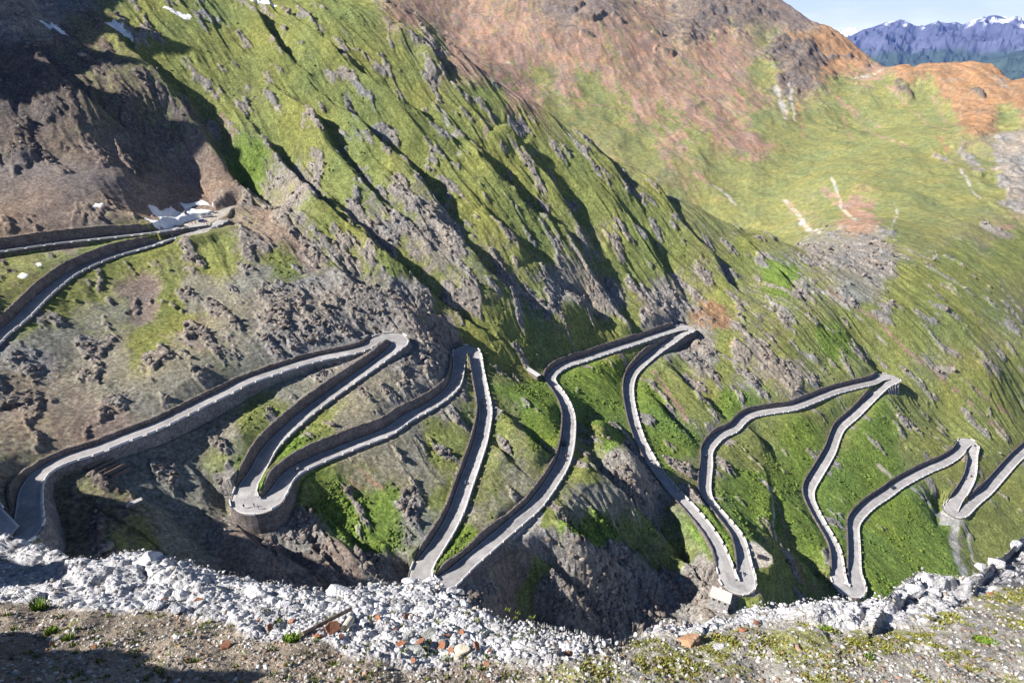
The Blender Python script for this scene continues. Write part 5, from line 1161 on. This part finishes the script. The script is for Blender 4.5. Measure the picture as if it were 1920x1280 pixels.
def motorcycle(c, label):
    root = empty('motorcycle'); tag(root, label, 'motorcycle'); m = paint('bike_paint', c)
    for x in (-.72, .75):
        bm = bmesh.new(); bmesh.ops.create_cone(bm, cap_ends=True, segments=18, radius1=.32, radius2=.32, depth=.13, matrix=Matrix.Rotation(math.pi/2, 4, 'X')); w = bm_obj('wheel', bm, tyre_m, root); w.location = (x,0,.32)
        bm = bmesh.new(); bmesh.ops.create_cone(bm, cap_ends=True, segments=14, radius1=.2, radius2=.2, depth=.15, matrix=Matrix.Rotation(math.pi/2, 4, 'X')); bm_obj('rim', bm, rim_m, w)
    bm = extr([(-.3,.35),(.35,.35),(.42,.75),(.35,1.0),(.0,.92),(-.2,.75)], .34, [.8,.8,1,.8,.8,.9]); bm_obj('tank', bm, m, root)
    bm = extr([(-1.0,.86),(-.9,.74),(-.1,.72),(-.05,.82),(-.5,.84)], .28); bm_obj('seat', bm, tyre_m, root)
    bm_obj('fork', tube_between((.75,0,.32),(.45,0,.98),.045,8), rim_m, root); bm_obj('handlebar', tube_between((.46,-.38,1.02),(.46,.38,1.02),.02,8), tyre_m, root)
    box_obj('headlight', lamp_m, root, .12, .2, .16, .62, 0, .9, bev=.02); bm_obj('swing_arm', tube_between((-.72,0,.32),(-.1,0,.5),.04,8), rim_m, root); bm_obj('exhaust', tube_between((-.8,-.17,.42),(.1,-.17,.32),.045,8), rim_m, root)
    return root
BK = [(560,881,'at the inner corner of the walled bend road','grey'),(905,751,'leading the pair on the straight road','black'),(906,763,'following close behind on the straight road','black'),(873,907,'in the wall shadow lower on the straight road','dark blue'),(1061,855,'ahead of the dark car on the curving middle road','red'),
 (1243,651,'just below the bend at the foot of the big slope','black'),(1194,803,'on the dark curving road beside the ravine','red'),(1323,857,'in the shade on the road above the turnout','black'),(1394,1077,'on the road beside the oval turnout','black'),(1816,880,'upper one of three on the short right road','black'),(1820,893,'right one of three on the short right road','red'),(1810,898,'left one of three on the short right road','black'),(1827,836,'rounding the smallest bend on the right','black')]
CC_ = {'grey': (.3,.3,.32), 'black': (.02,.02,.025), 'dark blue': (.03,.05,.15), 'red': (.45,.03,.03)}
for k, (a, b, lb, cn) in enumerate(BK):
    p, an, i = on_road(a, b); an += 0 if k%2 else math.pi
    bk = motorcycle(CC_[cn], cn+' motorcycle '+lb); put(bk, p, an)
    r = person('ride', CC_[cn] if cn != 'red' else (.05,.05,.05), (.6,.6,.6) if k%2 else (.1,.1,.1), 'rider on the motorcycle '+lb); put(r, p, an)
for (a, b, c, lb) in [(361,422,(.05,.05,.06),'person in dark clothes standing leftmost on the high gravel lot'),(367,420,(.08,.07,.1),'person in dark violet clothes next to the leftmost one on the gravel lot'),(384,420,(.5,.04,.05),'person in a red top beside the blue car'),(388,420,(.15,.04,.05),'person in dark red clothes right of the one in the red top')]:
    p = P_D(a, b, 91.6); p[2] = gz(p[0], p[1]); put(person('stand', c, (.05,.035,.03), lb), p, rng.uniform(0,6))
for (a, b, c, lb) in [(477,950,(.04,.04,.05),'person standing at the middle of the walled lower bend'),(485,954,(.05,.05,.08),'person standing at the parapet of the walled lower bend'),(456,955,(.06,.05,.05),'person at the left end of the walled lower bend')]:
    p, an, i = on_road(a, b); put(person('stand', c, (.05,.035,.03), lb), p, rng.uniform(0,6))
# ------------------------------------------------------------------ air
bm = bmesh.new(); bmesh.ops.create_cube(bm, size=1)
for v in bm.verts: v.co = Vector((v.co.x*52000, v.co.y*52000, -2600 if v.co.z < 0 else 900))
hm = bpy.data.materials.new('haze'); hm.use_nodes = True; nt = hm.node_tree; nt.nodes.clear()
vo = nt.nodes.new('ShaderNodeVolumePrincipled'); vo.inputs['Color'].default_value = (.14,.32,1,1); vo.inputs['Density'].default_value = HAZE; vo.inputs['Anisotropy'].default_value = 0
ou = nt.nodes.new('ShaderNodeOutputMaterial'); nt.links.new(vo.outputs[0], ou.inputs['Volume'])
hz = bm_obj('haze', bm, hm); tag(hz, kind='stuff')
# ------------------------------------------------------------------ camera, light, sky
cam = bpy.data.cameras.new('camera'); co = bpy.data.objects.new('camera', cam); col.objects.link(co)
cam.sensor_width = 36; cam.lens = F/1920*36; cam.clip_start = .1; cam.clip_end = 60000
co.rotation_euler = (math.radians(90)-PITCH, 0, 0); scene.camera = co
sv = Vector((-.775, -.14, .60)).normalized()
SEL = math.asin(sv.z); SAZ = math.atan2(sv.x, sv.y)
sl = bpy.data.lights.new('sun', 'SUN'); so = bpy.data.objects.new('sun', sl); col.objects.link(so)
sl.energy = 5.0; sl.angle = math.radians(.5); sl.color = (1, .945, .86)
so.rotation_euler = sv.to_track_quat('Z', 'Y').to_euler()
wd = bpy.data.worlds.new('World'); scene.world = wd; wd.use_nodes = True; nt = wd.node_tree
bg = nt.nodes['Background']; sky = nt.nodes.new('ShaderNodeTexSky'); sky.sky_type = 'NISHITA'; sky.sun_disc = False
sky.sun_elevation = SEL; sky.sun_rotation = SAZ; sky.altitude = 2500; sky.air_density = 1.0; sky.dust_density = .1
tc = nt.nodes.new('ShaderNodeTexCoord'); mp = nt.nodes.new('ShaderNodeMapping'); mp.inputs['Scale'].default_value = (9, 9, 34); cn_ = nt.nodes.new('ShaderNodeTexNoise'); cn_.inputs['Scale'].default_value = 1.6; cn_.inputs['Detail'].default_value = 7
nt.links.new(tc.outputs['Generated'], mp.inputs['Vector']); nt.links.new(mp.outputs[0], cn_.inputs['Vector'])
cr_ = nt.nodes.new('ShaderNodeMapRange'); cr_.inputs['From Min'].default_value = .50; cr_.inputs['From Max'].default_value = .72; cr_.inputs['To Min'].default_value = .55; cr_.inputs['To Max'].default_value = .9; nt.links.new(cn_.outputs['Fac'], cr_.inputs['Value'])
mxs = nt.nodes.new('ShaderNodeMix'); mxs.data_type = 'RGBA'; mxs.inputs[7].default_value = (13., 13.8, 15., 1); sx_ = nt.nodes.new('ShaderNodeSeparateXYZ'); nt.links.new(tc.outputs['Generated'], sx_.inputs[0]); hz_ = nt.nodes.new('ShaderNodeMapRange'); hz_.inputs['From Min'].default_value = 0; hz_.inputs['From Max'].default_value = .07; hz_.inputs['To Min'].default_value = 1; hz_.inputs['To Max'].default_value = 0; nt.links.new(sx_.outputs[2], hz_.inputs['Value'])
ml_ = nt.nodes.new('ShaderNodeMath'); ml_.operation = 'MULTIPLY'; nt.links.new(cr_.outputs[0], ml_.inputs[0]); nt.links.new(hz_.outputs[0], ml_.inputs[1]); nt.links.new(ml_.outputs[0], mxs.inputs[0]); nt.links.new(sky.outputs['Color'], mxs.inputs[6]); nt.links.new(mxs.outputs[2], bg.inputs['Color']); bg.inputs['Strength'].default_value = .05
scene.view_settings.view_transform = 'Standard'; scene.view_settings.look = 'None'; scene.view_settings.exposure = 1.14; scene.view_settings.gamma = 1
scene.render.engine = 'CYCLES'
scene.cycles.max_bounces = 4; scene.cycles.diffuse_bounces = 1
print('done', time.time()-T0)
